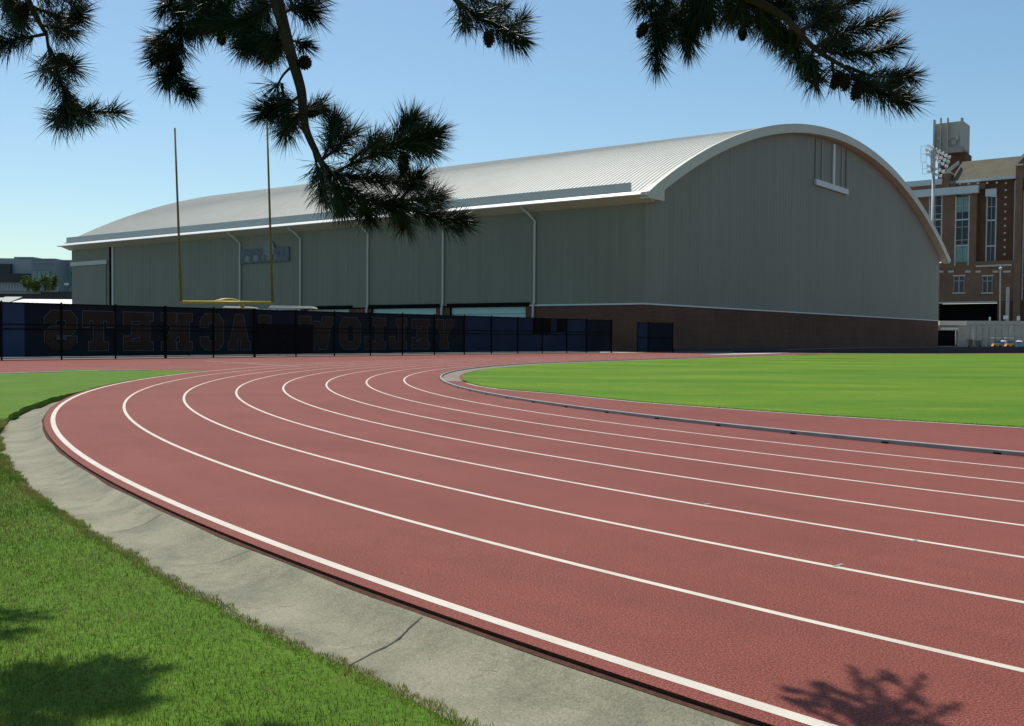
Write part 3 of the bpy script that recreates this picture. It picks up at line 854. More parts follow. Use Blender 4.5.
word = [('S', 43, 78), ('T', 81, 115), ('E', 122, 154), ('K', 160, 193), ('C', 199, 224), ('A', 227, 251), ('J', 258, 277),
        ('W', 298, 334), ('O', 339, 361), ('L', 364, 386), ('L', 389, 407), ('E', 411, 430), ('Y', 434, 454)]
for ch, a, b in word:
    sa, sb = fs(a), fs(b); wd_ = sb - sa; z0, z1 = .42, 2.88; inset = .13
    loops = [[(sb - inset - x * (wd_ - 2 * inset), z0 + inset + y * (z1 - z0 - 2 * inset)) for x, y in l] for l in GL[ch]]
    loops = [l if area(l) > 0 else l[::-1] for l in loops]
    hole = [False] + [True] * (len(loops) - 1)
    # layers: pale outline sheet, navy gap, brown fill - printed one over the other
    lay = []
    for d, mm, o in ((.09, 'letter_line', .024), (.04, 'screen', .028), (0, 'letter', .032)):
        L2 = [grow(l, -d * .6) if h else grow(l, d) for l, h in zip(loops, hole)]
        mb = MB(); mb.sheet(L2, lambda s_, z, o=o: FP.w(s_, z, o)); lay.append((mb, mm))
    lt = ob('letter', lay[2][0], M[lay[2][1]], main)
    mb, mm = lay[0]; ob('letter_outline', mb, M[mm], main)
    mb, mm = lay[1]; ob('letter_backing', mb, M[mm], main)
# dark boards hung on the fence
for px0, px1, y0, y1 in ((533, 550, 318, 333.5), (557, 566.5, 317, 331)):
    a, b = fs(px0), fs(px1); zt = FP.sz((px0 + px1) / 2, y0)[1]; zb = FP.sz((px0 + px1) / 2, y1)[1]
    mb = MB(); mb.pbox(FP, a, b, zb, min(zt, FH - .05), .09, .13); ob('board', mb, M['black'], fen)
a, b = fs(256), fs(313); mb = MB(); mb.pbox(FP, a, b, .2, FP.sz(285, 324)[1], .036, .042); ob('shadow_patch', mb, M['rail_black'], fen)  # black patch standing in for equipment shadows behind the fence

# short gate panel near the corner of the hall
g0, g1, g2 = [Vector((q.x, q.y, 0)) for q in (at(637.5, 351, 97.5), at(648, 351, 97), at(672.5, 351, 98))]
gate = tag(empty('gate_panel', (g1.x, g1.y, 0)), 'short dark gate panel with one blue strip standing alone by the hall corner', 'gate')
GH = 3.0
for p in (g0, g1, g2):
    mb = MB(); mb.tube([p, p + Vector((0, 0, GH + .1))], .06, 8); ob('post', mb, M['rail_black'], gate)
mb = MB(); mb.quad(g0 + Vector((0, 0, .1)), g1 + Vector((0, 0, .1)), g1 + Vector((0, 0, GH - .05)), g0 + Vector((0, 0, GH - .05))); ob('windscreen', mb, M['screen_blue2'], gate)
mb = MB(); mb.quad(g1 + Vector((0, 0, .1)), g2 + Vector((0, 0, .1)), g2 + Vector((0, 0, GH - .05)), g1 + Vector((0, 0, GH - .05))); ob('windscreen', mb, M['screen'], gate)
for z in (.1, 1.5, GH):
    mb = MB(); mb.tube([g0 + Vector((0, -.05, z)), g1 + Vector((0, -.05, z)), g2 + Vector((0, -.05, z))], .03, 6); ob('rail', mb, M['rail_black'], gate)

# low dark barrier standing in for shaded ground at the far side of the field
bl = [ground(735, 352.2), ground(800, 352.9), ground(870, 353.2), ground(940, 353.4), ground(1030, 353.0), ground(1110, 352.6)]
mb = MB(); hts = [.12, .34, .55, .66, .70, .70]; wv = Vector((-.06, .25, 0))
for i in range(len(bl) - 1):
    a, b = bl[i], bl[i + 1]; za, zb_ = Vector((0, 0, hts[i])), Vector((0, 0, hts[i + 1]))
    mb.box8([a, b, b + wv, a + wv, a + za, b + zb_, b + wv + zb_, a + wv + za])
bar = ob('shade_strip', mb, M['shade_band'], origin=tuple(bl[2])); tag(bar, 'low dark slate barrier standing in for shaded ground along the far edge of the infield', 'shade_band')
mb = MB()
for i in range(len(bl) - 1):
    a, b = bl[i] + Vector((0, -.03, hts[i] + .002)), bl[i + 1] + Vector((0, -.03, hts[i + 1] + .002)); tz = Vector((0, 0, .05)); w2 = wv * 1.25
    mb.box8([a, b, b + w2, a + w2, a + tz, b + tz, b + w2 + tz, a + w2 + tz])
ob('coping', mb, M['far_dark'], bar)

# ------------------------------------------------------------------ goal post
GD = 75.0
gp = tag(empty('goal_post', at(228, 360, GD) * 1.0), 'tall yellow football goal post rising behind the fence with two thin uprights', 'goal post')
gp.location.z = 0
a, b = at(181.3, 302.0, GD), at(272.5, 302.8, GD)
ta, tb = at(174.8, 128, GD), at(267.0, 122, GD)
mb = MB(); mb.tube([a + (a - b) * .008, b + (b - a) * .008], .12, 10); ob('crossbar', mb, M['post_yellow'], gp, True)
for p, q in ((a, ta), (b, tb)):
    mb = MB(); mb.tube([p, p.lerp(q, .5), q], [.10, .085, .07], 8); ob('upright', mb, M['post_dark'], gp, True)
mb = MB(); pts = [at(213, 303.2, GD + .3), at(219, 301.2, GD + .2), at(227, 299.9, GD + .6), at(235, 300.8, GD + 1.2), at(241, 304, GD + 1.6), at(243.5, 310, GD + 1.8)]
pts = spline([tuple(p) for p in pts], 5); pts.append(Vector((pts[-1].x, pts[-1].y, 0)))
mb.tube(pts, .15, 10); ob('gooseneck', mb, M['post_yellow'], gp, True)
mb = MB(); mb.lathe((pts[-1].x, pts[-1].y, 0), (0, 0, 1), [(0, .33), (1.6, .33), (1.7, .2)], 12); ob('pad', mb, M['blue_paint'], gp, True)

# pale storage canopies behind the fence
for (p0, p1, yt, yb, dd, lab) in ((222, 251, 305.8, 307.6, 92, 'pale flat canopy roof peeking over the fence under the goal crossbar'), (268, 312, 305.2, 308, 92, 'longer pale canopy roof peeking over the fence right of the goal post')):
    A, B = at(p0, yt, dd), at(p1, yt + .8, dd); z0 = at(p0, yb, dd).z
    cn = tag(empty('canopy', ((A.x + B.x) / 2, dd + 1.5, 0)), lab, 'canopy')
    mb = MB(); mb.box8([(A.x, dd, z0), (B.x, dd, z0), (B.x, dd + 3, z0), (A.x, dd + 3, z0), (A.x + .2, dd + .2, A.z), (B.x - .2, dd + .2, B.z), (B.x - .2, dd + 2.8, B.z), (A.x + .2, dd + 2.8, A.z)])
    ob('roof', mb, M['concrete'], cn)
    for x_ in (A.x + .15, B.x - .15):
        for y_ in (dd + .15, dd + 2.85):
            mb = MB(); mb.tube([(x_, y_, 0), (x_, y_, z0)], .05, 6); ob('post', mb, M['steel'], cn)
# ------------------------------------------------------------------ brick building beyond the right end of the hall
q0 = at(950, 300, 260); RB = Plane(q0, (.79, -.61))
bld = tag(empty('brick_building', (q0.x, q0.y, 0)), 'red brick stadium building with tall glass bays and a brown roof right of the hall', 'building')


def rs(px, y=260): return RB.sz(px, y)[0]


def rz(y, px=965): return RB.sz(px, y)[1]


def rbox(px0, px1, y0, y1, o0, o1, mm, name, parent=None, slope=True, ref=None):
    ref = ref or (px0 + px1) / 2
    mb = MB(); mb.pbox(RB, rs(px0), rs(px1), rz(y1, ref), rz(y0, ref), o0, o1); return ob(name, mb, M[mm], parent or bld)


zc = rz(302.5, 968)           # underside of the first floor band
# main wall: pieces round the window openings
top1 = rz(187.5, 948)
sW = {'a': (928, 941.5), 'b': (954.2, 968.8), 'c': (983.9, 994.2)}
rbox(898, 1014, 262, 302, -6, 0, 'brick_red', 'wall', ref=965)
for a, b in ((898, 928), (941.5, 954.2), (968.8, 975.5)):
    mb = MB(); mb.pbox(RB, rs(a), rs(b), rz(262, 965) + .003, rz(190, 965), -6, 0); ob('wall', mb, M['brick_red'], bld)
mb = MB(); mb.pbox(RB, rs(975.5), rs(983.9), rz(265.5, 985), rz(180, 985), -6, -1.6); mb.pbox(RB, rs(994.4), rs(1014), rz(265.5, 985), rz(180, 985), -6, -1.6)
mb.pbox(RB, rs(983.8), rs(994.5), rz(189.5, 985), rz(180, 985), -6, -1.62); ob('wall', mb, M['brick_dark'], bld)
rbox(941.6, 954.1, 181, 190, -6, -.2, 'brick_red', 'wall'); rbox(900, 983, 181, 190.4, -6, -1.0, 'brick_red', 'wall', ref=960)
# white metal band over the bays
rbox(898, 978, 188.3, 195.6, .0, 1.5, 'panel_lt', 'band', ref=948); rbox(983.6, 994.6, 188.6, 196, -1.6, -.5, 'panel_lt', 'band')
rbox(898, 940.8, 180.8, 186.2, -.2, .9, 'panel_lt', 'band', ref=922)


def bay(a, b, y0, y1, o, teal_from, panes, glass):
    s0, s1 = rs(a), rs(b); z0, z1 = rz(y1, (a + b) / 2), rz(y0, (a + b) / 2)
    mb = MB(); mb.pbox(RB, s0, s1, z0, z1, o - .5, o - .35); w = ob('window', mb, M[glass], bld)
    if teal_from:
        mb = MB(); mb.pbox(RB, s0 + .3, s1 - .3, z0 + .3, rz(teal_from, (a + b) / 2), o - .35, o - .30); ob('pane', mb, M['glass_teal'], w)
    for q in (s0, s1 - .32):
        mb = MB(); mb.pbox(RB, q, q + .32, z0, z1, o - .34, o + .06); ob('jamb', mb, M['stone'], w)
    mb = MB(); mb.pbox(RB, (s0 + s1) / 2 - .07, (s0 + s1) / 2 + .07, z0, z1, o - .34, o - .02); ob('mullion', mb, M['far_wall'], w)
    for y in panes:
        z = rz(y, (a + b) / 2); hh = .18 if y in (219.7, 245.5) else .05
        mb = MB(); mb.pbox(RB, s0 + .33, s1 - .33, z - hh, z + hh, o - .33, o - .03); ob('transom', mb, M['panel_lt'], w)
    return w


bay(928, 941.5, 196, 262, 0, None, (206, 214, 219.7, 227, 237, 245.5), 'glass_dark')
w = bay(954.2, 968.8, 196, 265.5, 0, 246.5, (206, 219.7, 227, 240, 245.5), 'glass_dark')
mb = MB(); mb.pbox(RB, rs(954.2) + .33, rs(968.8) - .33, rz(212, 961), rz(197, 961), -.349, -.30); ob('pane', mb, M['glass_teal'], w)
bay(983.9, 994.4, 196, 265, -1.6, None, (206, 219.7, 245.5), 'glass_dark')
rbox(976, 1012, 264.8, 266.5, -1.6, .25, 'stone', 'ledge', ref=994)
# ground-floor windows
for a, b in ((954.3, 965), (983, 993)):
    s0, s1 = rs(a), rs(b); z0, z1 = rz(292.5, a), rz(276.5, a)
    mb = MB(); mb.pbox(RB, s0, s1, z0, z1, .01, .05); w = ob('window', mb, M['glass_dark'], bld)
    mb = MB(); mb.pbox(RB, s0, s0 + .16, z0, z1, .05, .16); mb.pbox(RB, s1 - .16, s1, z0, z1, .05, .16); mb.pbox(RB, (s0 + s1) / 2 - .14, (s0 + s1) / 2 + .14, z0, z1, .052, .14)
    mb.pbox(RB, s0 + .17, (s0 + s1) / 2 - .15, z1 - 1.35, z1 - 1.1, .052, .13); mb.pbox(RB, (s0 + s1) / 2 + .15, s1 - .17, z1 - 1.35, z1 - 1.1, .052, .13); ob('frame', mb, M['far_wall'], w)
    mb = MB(); mb.pbox(RB, s0 - .25, s1 + .25, z1, z1 + .35, .01, .22); ob('lintel', mb, M['stone'], w)
    mb = MB(); mb.pbox(RB, s0 - .3, s1 + .3, z0 - .35, z0, .01, .32); ob('sill', mb, M['stone'], w)
for a, b in ((939, 943.5), (948.5, 954), (965.5, 971), (975.8, 981), (993, 998.6), (1003.5, 1011)):
    rbox(a, b, 270.6, 272.6, .01, .14, 'stone', 'stone_block')
rbox(938, 998, 301.6, 303.4, .0, .4, 'stone', 'band', ref=968)
for k, y in enumerate(np.arange(181.5, 263, 7.15)):
    rbox(1002.1, 1004.3, y, y + 1.8, -1.6, -1.40, 'stone', 'stone_block')
for px in (957.9, 966.5, 975.8, 984.9, 994.5):
    rbox(px - 1.1, px + 1.1, 182.6 - (px - 958) * .03, 184.4 - (px - 958) * .03, -1.0, -.7 if px < 975.5 else -.7, 'stone', 'stone_block')
rbox(1012, 1013.2, 178, 265, -1.59, -1.2, 'stone', 'downpipe')
# set-back pier and right-hand glass strip
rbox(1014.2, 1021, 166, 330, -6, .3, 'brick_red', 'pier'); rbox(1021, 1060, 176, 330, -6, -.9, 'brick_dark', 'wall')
bay(1021.5, 1031, 190, 300, -.8, None, (205, 219.7, 232, 245.5, 260, 275, 288), 'glass_dark')
rbox(1013.5, 1021.8, 164.5, 166.2, -.5, .9, 'stone', 'coping')
s0, s1 = rs(1016), rs(1034); zA, zB = rz(166, 1020), rz(146, 1032)
mb = MB(); mb.add([RB.w(s0, zA, .3), RB.w(s1, zA, .3), RB.w(s1, zB, .3), RB.w(s0, zA, -1), RB.w(s1, zA, -1), RB.w(s1, zB, -1)], [(0, 1, 2), (3, 5, 4), (0, 2, 5, 3), (1, 4, 5, 2), (0, 3, 4, 1)])
ob('gable_parapet', mb, M['brick_red'], bld)
mb = MB(); mb.box8([RB.w(s0 - .4, zA, .7), RB.w(s1, zB + .4, .7), RB.w(s1, zB + .4, -1.2), RB.w(s0 - .4, zA, -1.2), RB.w(s0 - .4, zA + 1, .7), RB.w(s1, zB + 1.4, .7), RB.w(s1, zB + 1.4, -1.2), RB.w(s0 - .4, zA + 1, -1.2)])
ob('coping', mb, M['stone'], bld)
# piers of the undercroft and lower wall
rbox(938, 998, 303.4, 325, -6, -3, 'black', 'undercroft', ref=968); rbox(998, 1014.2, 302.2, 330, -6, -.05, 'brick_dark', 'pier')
rbox(898, 937.9, 302.05, 340, -6, -.05, 'brick_red', 'pier', ref=937)
rbox(1007, 1010.5, 287, 325, .0, .5, 'stone', 'pier')
# roof: sloping up and back from the eave
s0, s1 = rs(947.5), rs(1013.8); zE = rz(180.5, 950); zE2 = rz(175.8, 1013)
ze = (zE + zE2) / 2
mb = MB(); mb.add([RB.w(s0, ze, -.6), RB.w(s1, ze, -.6), RB.w(s1, ze + 6.2, -8), RB.w(s0 + 1.5, ze + 6.2, -8), RB.w(s0, ze - .4, -.6), RB.w(s1, ze - .4, -.6), RB.w(s1, ze + 4, -16), RB.w(s0 + 1.5, ze + 4, -16)],
                  [(0, 1, 2, 3), (4, 5, 1, 0), (3, 2, 6, 7), (0, 3, 7, 4), (1, 5, 6, 2)])
ob('roof', mb, M['roof_tile'], bld)
mb = MB(); mb.pbox(RB, s0, s1, ze - .75, ze - .02, -.9, -.2); ob('gutter', mb, M['panel_lt'], bld)
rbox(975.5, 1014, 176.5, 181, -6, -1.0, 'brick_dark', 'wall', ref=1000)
# left gable parapet with stone coping and pier
rbox(942, 948, 173, 188, -5, .3, 'brick_red', 'pier'); rbox(941.4, 948.6, 172, 173.6, -5.2, .6, 'stone', 'coping')
a_, b_ = rs(945.5), rs(952); za, zb = rz(173, 945), rz(161.5, 951)
mb = MB(); mb.box8([RB.w(a_, za, .4), RB.w(b_, zb, -5), RB.w(b_, zb, -6), RB.w(a_, za, -.8), RB.w(a_, za + .9, .4), RB.w(b_, zb + .9, -5), RB.w(b_, zb + .9, -6), RB.w(a_, za + .9, -.8)]); ob('coping', mb, M['stone'], bld)

# concrete tower with vertical fins behind the building
TD = 300.0; ta_ = at(948, 165, TD); TP = Plane(ta_, (.79, -.61))
tow = tag(empty('concrete_tower', (ta_.x, ta_.y, 0)), 'grey concrete tower with vertical fins and a round emblem behind the brick building', 'tower')


def tbox(px0, px1, y0, y1, o0, o1, mm, name, parent=None):
    mid = (px0 + px1) / 2; mb = MB(); mb.pbox(TP, TP.sz(px0, 150)[0], TP.sz(px1, 150)[0], TP.sz(mid, y1)[1], TP.sz(mid, y0)[1], o0, o1); return ob(name, mb, M[mm], parent or tow)


shf = tbox(934.5, 962.5, 122.5, 152.5, -9, 0, 'tower_conc', 'shaft'); tbox(938, 965, 153, 200, -9, -.4, 'brick_dark', 'base')
for px, y0, wd_ in ((934.6, 120.5, .8), (941, 118.5, .5), (948, 118.5, .5), (962, 118.5, 1.0)):
    tbox(px - wd_, px + wd_, y0, 152.5, .0, 1.2, 'tower_conc', 'fin', shf)
tbox(949, 964, 147.5, 153, .01, 1.6, 'concrete', 'balcony'); tbox(962.6, 966.5, 150, 152, -3, .9, 'concrete', 'balcony')
cs, cz = TP.sz(953.5, 142); mb = MB(); rr = 1.35
ring = [(math.cos(a) * rr, math.sin(a) * rr) for a in np.linspace(0, 2 * math.pi, 24, endpoint=False)]; rin = [(x * .62, y * .62) for x, y in ring][::-1]
mb.sheet([ring, rin], lambda x, y: TP.w(cs + x, cz + y, .12)); ob('emblem', mb, M['concrete'], tow)
for px in (939, 957.5):
    cs, cz = TP.sz(px, 138.5); mb = MB(); mb.pbox(TP, cs - .35, cs + .35, cz - .5, cz + .5, 0, .5); ob('floodlight', mb, M['stone'], tow)

# stadium floodlight
LD = 215.0
lb = at(930.4, 300, LD); lt_ = at(933.6, 176, LD)
lp = tag(empty('stadium_light', (lb.x, lb.y, 0)), 'tall grey stadium floodlight pole with banked lamps above the hall roof edge', 'floodlight')
mb = MB(); mb.tube([(lb.x, lb.y, 0), lb, lt_], [.50, .45, .33], 10); ob('pole', mb, M['steel'], lp, True)
fr = MB(); heads = []
dvec = Vector((.86, -.51, 0))
rows = [((928, 145), (950.5, 157.5), 7), ((926.3, 149.2), (949.5, 162), 7), ((926.8, 153.5), (948, 166.5), 6), ((927.5, 165.5), (944.5, 171.5), 5), ((928.5, 171), (942, 176), 4)]
for (a, b, nh) in rows:
    p, q = at(*a, LD + .4), at(*b, LD - .4); fr.tube([p, q], .10, 6)
    for i in range(nh): heads.append(p.lerp(q, (i + .3) / (nh - .4)))
fr.tube([lt_, at(934.5, 148, LD)], .3, 8); fr.tube([at(931.5, 150, LD), at(931.5, 172, LD)], .22, 6); fr.tube([at(942, 152, LD), at(938, 176, LD)], .12, 6)
fr.tube([at(948.5, 157, LD - .4), at(945, 174, LD - .4)], .12, 6)
ob('frame', fr, M['steel'], lp)
for (x0, y0, x1, y1) in ((921, 146, 926, 162), (922.5, 163, 927, 174)):
    c4 = [at(x, y, LD + .6) for x, y in ((x0, y0), (x1, y0), (x1, y1), (x0, y1))]
    cg = MB()
    for i in range(4): cg.tube([c4[i], c4[(i + 1) % 4]], .04, 5)
    cg.tube([c4[0].lerp(c4[3], .5), c4[1].lerp(c4[2], .5)], .04, 5); ob('service_cage', cg, M['steel'], lp)
ax = Vector((-.72, -.42, -.50)).normalized(); lam0 = None
for k, h in enumerate(heads):
    if lam0 is None:
        mb = MB(); mb.lathe((0, 0, 0), ax, [(-.42, .08), (-.38, .17), (-.1, .22), (0, .26), (.14, .38), (.22, .42)], 12)
        lam0 = ob('lamp', mb, M['white'], lp); lam0.data.materials.append(M['lens']); lam0.data.polygons[-1].material_index = 1
        lam0.data.transform(Matrix.Translation(lp.location)); l_ = lam0
    else:
        l_ = lam0.copy(); COL.objects.link(l_)
    l_.parent = lp; l_.location = h - lp.location
mb = MB()
mb.lathe((0, 0, 0), ax, [(.30, .02), (.31, .70), (.32, .70), (.33, .02)], 12)

# slim street lamp post in front of the pier
pb = at(1000, 330, 240); pt_ = at(1000.4, 269, 240)
sl = tag(empty('lamp_post', (pb.x, pb.y, 0)), 'slim pale lamp post with a small round head in front of the brick building', 'lamp post')
mb = MB(); mb.tube([(pb.x, pb.y, 0), pt_], .15, 8); ob('post', mb, M['stone'], sl)
mb = MB(); mb.lathe(pt_ - Vector((0, 0, .1)), (0, 0, 1), [(0, .2), (.1, .34), (.45, .36), (.6, .1)], 10); ob('lamp_head', mb, M['white'], sl)

# retaining wall and terrace in front of the building
WD = 205.0; wp = at(980, 340, WD); WP = Plane(wp, (1, -.12))
wal = tag(empty('retaining_wall', (wp.x, wp.y, 0)), 'long weathered grey concrete retaining wall with a dark doorway right of the hall', 'wall')
ws = lambda px: WP.sz(px, 335)[0]
wz = lambda y, px=980: WP.sz(px, y)[1]
wtop = wz(325.3)
mb = MB(); mb.pbox(WP, ws(957.5), ws(1075), -.2, wtop, -1.2, 0); mb.pbox(WP, ws(915), ws(957.5), wz(330.5), wtop, -1.2, 0); ob('wall', mb, M['concrete'], wal)
mb = MB(); mb.pbox(WP, ws(915), ws(957.5), -.2, wz(330.5), -2.2, -1.4); ob('doorway', mb, M['black'], wal)
mb = MB(); mb.pbox(WP, ws(966), ws(1075), wtop + .002, wz(320.8), -.9, -.15); ob('parapet', mb, M['concrete'], wal)
mb = MB(); mb.pbox(WP, ws(939), ws(966), wtop + .002, wz(321), -.8, .35); ob('parapet', mb, M['stone'], wal)
for px in np.arange(970, 1062, 6.4):
    mb = MB(); mb.pbox(WP, ws(px), ws(px) + .22, 0, wtop - .01, 0, .12); ob('pilaster', mb, M['concrete'], wal)
mb = MB(); mb.pbox(WP, ws(940), ws(957.4), wz(330.2), wz(327.6), .0, .5); ob('lintel', mb, M['stone'], wal)
mb = MB(); a, b = WP.w(ws(930), 0, 0), WP.w(ws(1080), 0, 0)
mb.quad((a.x, a.y - 30, .003), (b.x, b.y - 30, .003), (b.x, b.y - .05, .003), (a.x, a.y - .05, .003)); tag(up(ob('pavement', mb, M['kerb_conc'])), kind='structure')
# signs and posts on the terrace
for px0, px1, y0, y1, lab in ((1003.5, 1008, 315.5, 319.2, 'wider pale notice board on the retaining wall terrace'), (1017, 1020, 316, 320.5, 'narrow white notice board on the retaining wall terrace at the photo edge'), (989, 990.6, 317, 321, 'small thin pale marker post on the terrace in front of the dark undercroft')):
    p = at((px0 + px1) / 2, 321, WD + .3); wdt = (at(px1, 318, WD).x - at(px0, 318, WD).x) / 2; z0, z1 = at(px0, y1, WD).z, at(px0, y0, WD).z
    sg_ = tag(empty('notice_board', (p.x, p.y, wtop)), lab, 'sign')
    mb = MB(); mb.box(p.x - wdt, p.x + wdt, p.y - .05, p.y + .05, z0, z1); ob('board', mb, M['panel_lt'], sg_)
    mb = MB(); mb.tube([(p.x, p.y + .1, wtop), (p.x, p.y + .1, z1 - .1)], .06, 6); ob('post', mb, M['steel'], sg_)
# orange maintenance carts
CD = 178.0


def cart(px, lab):
    b = at(px, 349, CD); ct = tag(empty('utility_cart', (b.x, b.y, 0)), lab, 'cart', 'orange utility carts by the wall'); x, y = b.x, b.y
    mb = MB(); mb.add([(x - .75, y - .5, .35), (x + .75, y - .5, .35), (x + .75, y + .5, .35), (x - .75, y + .5, .35), (x - .45, y - .4, .95), (x + .55, y - .4, .95), (x + .55, y + .4, .95), (x - .45, y + .4, .95)],
                      [(0, 3, 2, 1), (4, 5, 6, 7), (0, 1, 5, 4), (1, 2, 6, 5), (2, 3, 7, 6), (3, 0, 4, 7)]); ob('body', mb, M['orange'], ct)
    mb = MB(); mb.box(x - .35, x + .6, y - .42, y + .42, .97, 1.35); ob('seat', mb, M['blue_paint'], ct)
    mb = MB()
    for sx, sy in ((-.6, -.45), (.6, -.45), (.6, .45), (-.6, .45)): mb.tube([(x + sx, y + sy, .6), (x + sx, y + sy, 1.85)], .04, 6)
    ob('canopy_frame', mb, M['steel'], ct)
    mb = MB(); mb.box(x - .75, x + .75, y - .55, y + .55, 1.85, 1.93); ob('canopy', mb, M['white'], ct)
    for sx in (-.5, .5):
        for sy in (-.5, .5):
            mb = MB(); mb.lathe((x + sx, y + sy - .08, .28), (0, 1, 0), [(0, .2), (.02, .28), (.14, .28), (.16, .2)], 14); ob('wheel', mb, M['black'], ct)


cart(996, 'orange utility cart nearest the retaining wall doorway with a white canopy'); cart(1009, 'orange utility cart nearest the photo edge with a white canopy')
for px, lab in ((1003, 'blue lidded bin between the two orange carts'), (1019, 'blue lidded bin right of both orange carts')):
    b = at(px, 349, CD + 3); bn = tag(empty('bin', (b.x, b.y, 0)), lab, 'bin', 'blue bins by the carts')
    mb = MB(); mb.lathe((b.x, b.y, 0), (0, 0, 1), [(0, .42), (.1, .46), (1.15, .55), (1.2, .5)], 12); ob('body', mb, M['blue_paint'], bn)
    mb = MB(); mb.lathe((b.x, b.y, 1.2), (0, 0, 1), [(0, .58), (.08, .58), (.2, .3)], 12); ob('lid', mb, M['white'], bn)
# dark equipment by the hall corner
b = at(972, 348, 190)
dk = tag(empty('equipment_trolley', (b.x, b.y, 0)), 'dark equipment trolley with a pale mast in front of the retaining wall', 'trolley')
mb = MB(); mb.box(b.x - 1.0, b.x - .1, b.y - .5, b.y + .5, .3, 1.6); mb.box(b.x + .5, b.x + 1.6, b.y - .5, b.y + .5, .3, 1.4); mb.box(b.x - 1.1, b.x + 1.7, b.y - .55, b.y + .55, .2, .3); ob('body', mb, M['far_dark'], dk)
mb = MB(); mb.tube([(b.x + .15, b.y, .3), (b.x + .15, b.y, 3.6)], .07, 6); ob('mast', mb, M['stone'], dk)
for sx in (-.8, 1.3):
    mb = MB(); mb.lathe((b.x + sx, b.y - .6, .2), (0, 1, 0), [(0, .1), (.02, .2), (.12, .2), (.14, .1)], 10); ob('wheel', mb, M['black'], dk)

# ------------------------------------------------------------------ far left buildings
FD = 330.0
f0 = at(30, 270, FD)
ob_ = tag(empty('office_building', (f0.x, f0.y, 0)), 'distant dark blue grey glass office block beyond the far end of the hall', 'building')


def fbox(px0, px1, y0, y1, d0, d1, mm, name, parent=None):
    A, B = at(px0, y1, d0), at(px1, y1, d0); zt = at(px0, y0, d0).z
    mb = MB(); mb.box(A.x, B.x, d0, d1, A.z, zt); return ob(name, mb, M[mm], parent or ob_)


fbox(-60, 33, 258.5, 345, FD + 6, FD + 40, 'far_wall', 'wall'); fbox(14, 33, 256.8, 258.6, FD + 8, FD + 40, 'far_wall2', 'parapet')
fbox(-60, 10.5, 263.3, 279, FD + 4.5, FD + 5.9, 'far_dark', 'window'); fbox(-60, 32, 273, 283, FD + 4, FD + 5.9, 'far_dark', 'lower_band')
fbox(32, 55.5, 258.4, 345, FD, FD + 40, 'far_wall2', 'wall'); g_ = fbox(32.6, 49.5, 271, 283.5, FD - .5, FD - .05, 'glass_teal', 'window')
for px in (36.8, 41, 45.3): fbox(px - .12, px + .12, 271, 283.5, FD - .7, FD - .52, 'far_wall2', 'mullion', g_)
fbox(33, 55, 262.2, 263, FD - .4, FD - .05, 'far_wall', 'band'); fbox(55.8, 95, 259.8, 345, FD + 10, FD + 40, 'far_wall', 'wall')
fbox(55.9, 95, 271.5, 276, FD + 9.3, FD + 9.9, 'glass_dark', 'window'); fbox(66, 71, 271.5, 285, FD + 9.0, FD + 9.25, 'glass_teal', 'window')
fbox(-30, 56, 258.0, 258.35, FD + 20, FD + 22, 'far_dark', 'parapet')
# terrace building with balustrade
TD2 = 270.0
t0_ = at(30, 295, TD2); ter = tag(empty('terrace_building', (t0_.x, t0_.y, 0)), 'long low dark terrace building with a pale balustrade below the distant office block', 'building')
fbox(-60, 95, 290.5, 345, TD2, TD2 + 25, 'far_dark', 'wall', ter); fbox(-60, 40, 291, 293.2, TD2 - .6, TD2 - .02, 'concrete', 'band', ter)
rl = fbox(-60, 36, 282.2, 283.2, TD2 - .4, TD2 - .2, 'concrete', 'balustrade', ter)
for px in np.arange(-10, 36, 2.9): fbox(px - .28, px + .28, 283.2, 291, TD2 - .4, TD2 - .2, 'far_wall', 'baluster', rl)
fbox(42, 57, 286.5, 292, TD2 - .5, TD2 - .02, 'far_wall', 'panel', ter); fbox(45, 48, 287, 292, TD2 - .9, TD2 - .52, 'concrete', 'pier', ter); fbox(64, 67, 283, 285, TD2 + 2, TD2 + 3, 'white', 'roof_unit', ter)
# sheds with pale roofs just over the fence
for px0, px1, yt, dd, mm, lab in ((-40, 3.5, 297.2, 176, 'grey_roof', 'grey roofed shed at the left photo edge behind the fence'), (4.5, 21.5, 296.6, 176, 'grey_roof', 'grey roofed shed between the left edge shed and the white roof'), (22, 96, 299.0, 176, 'white', 'bright white roofed low shed behind the fence beside the hall')):
    A, B = at(px0, yt, dd + 6), at(px1, yt, dd + 6); z0 = at(px0, 304.5, dd).z
    sh = tag(empty('shed', ((A.x + B.x) / 2, dd + 3, 0)), lab, 'shed')
    mb = MB(); mb.box(A.x + .2, B.x - .2, dd + .4, dd + 6, 0, z0 - .02); ob('wall', mb, M['concrete'], sh)
    mb = MB(); mb.box8([(A.x, dd, z0), (B.x, dd, z0), (B.x, dd + 6.3, A.z - .12), (A.x, dd + 6.3, A.z - .12), (A.x, dd, z0 + .12), (B.x, dd, z0 + .12), (B.x, dd + 6.3, A.z), (A.x, dd + 6.3, A.z)]); ob('roof', mb, M[mm], sh)


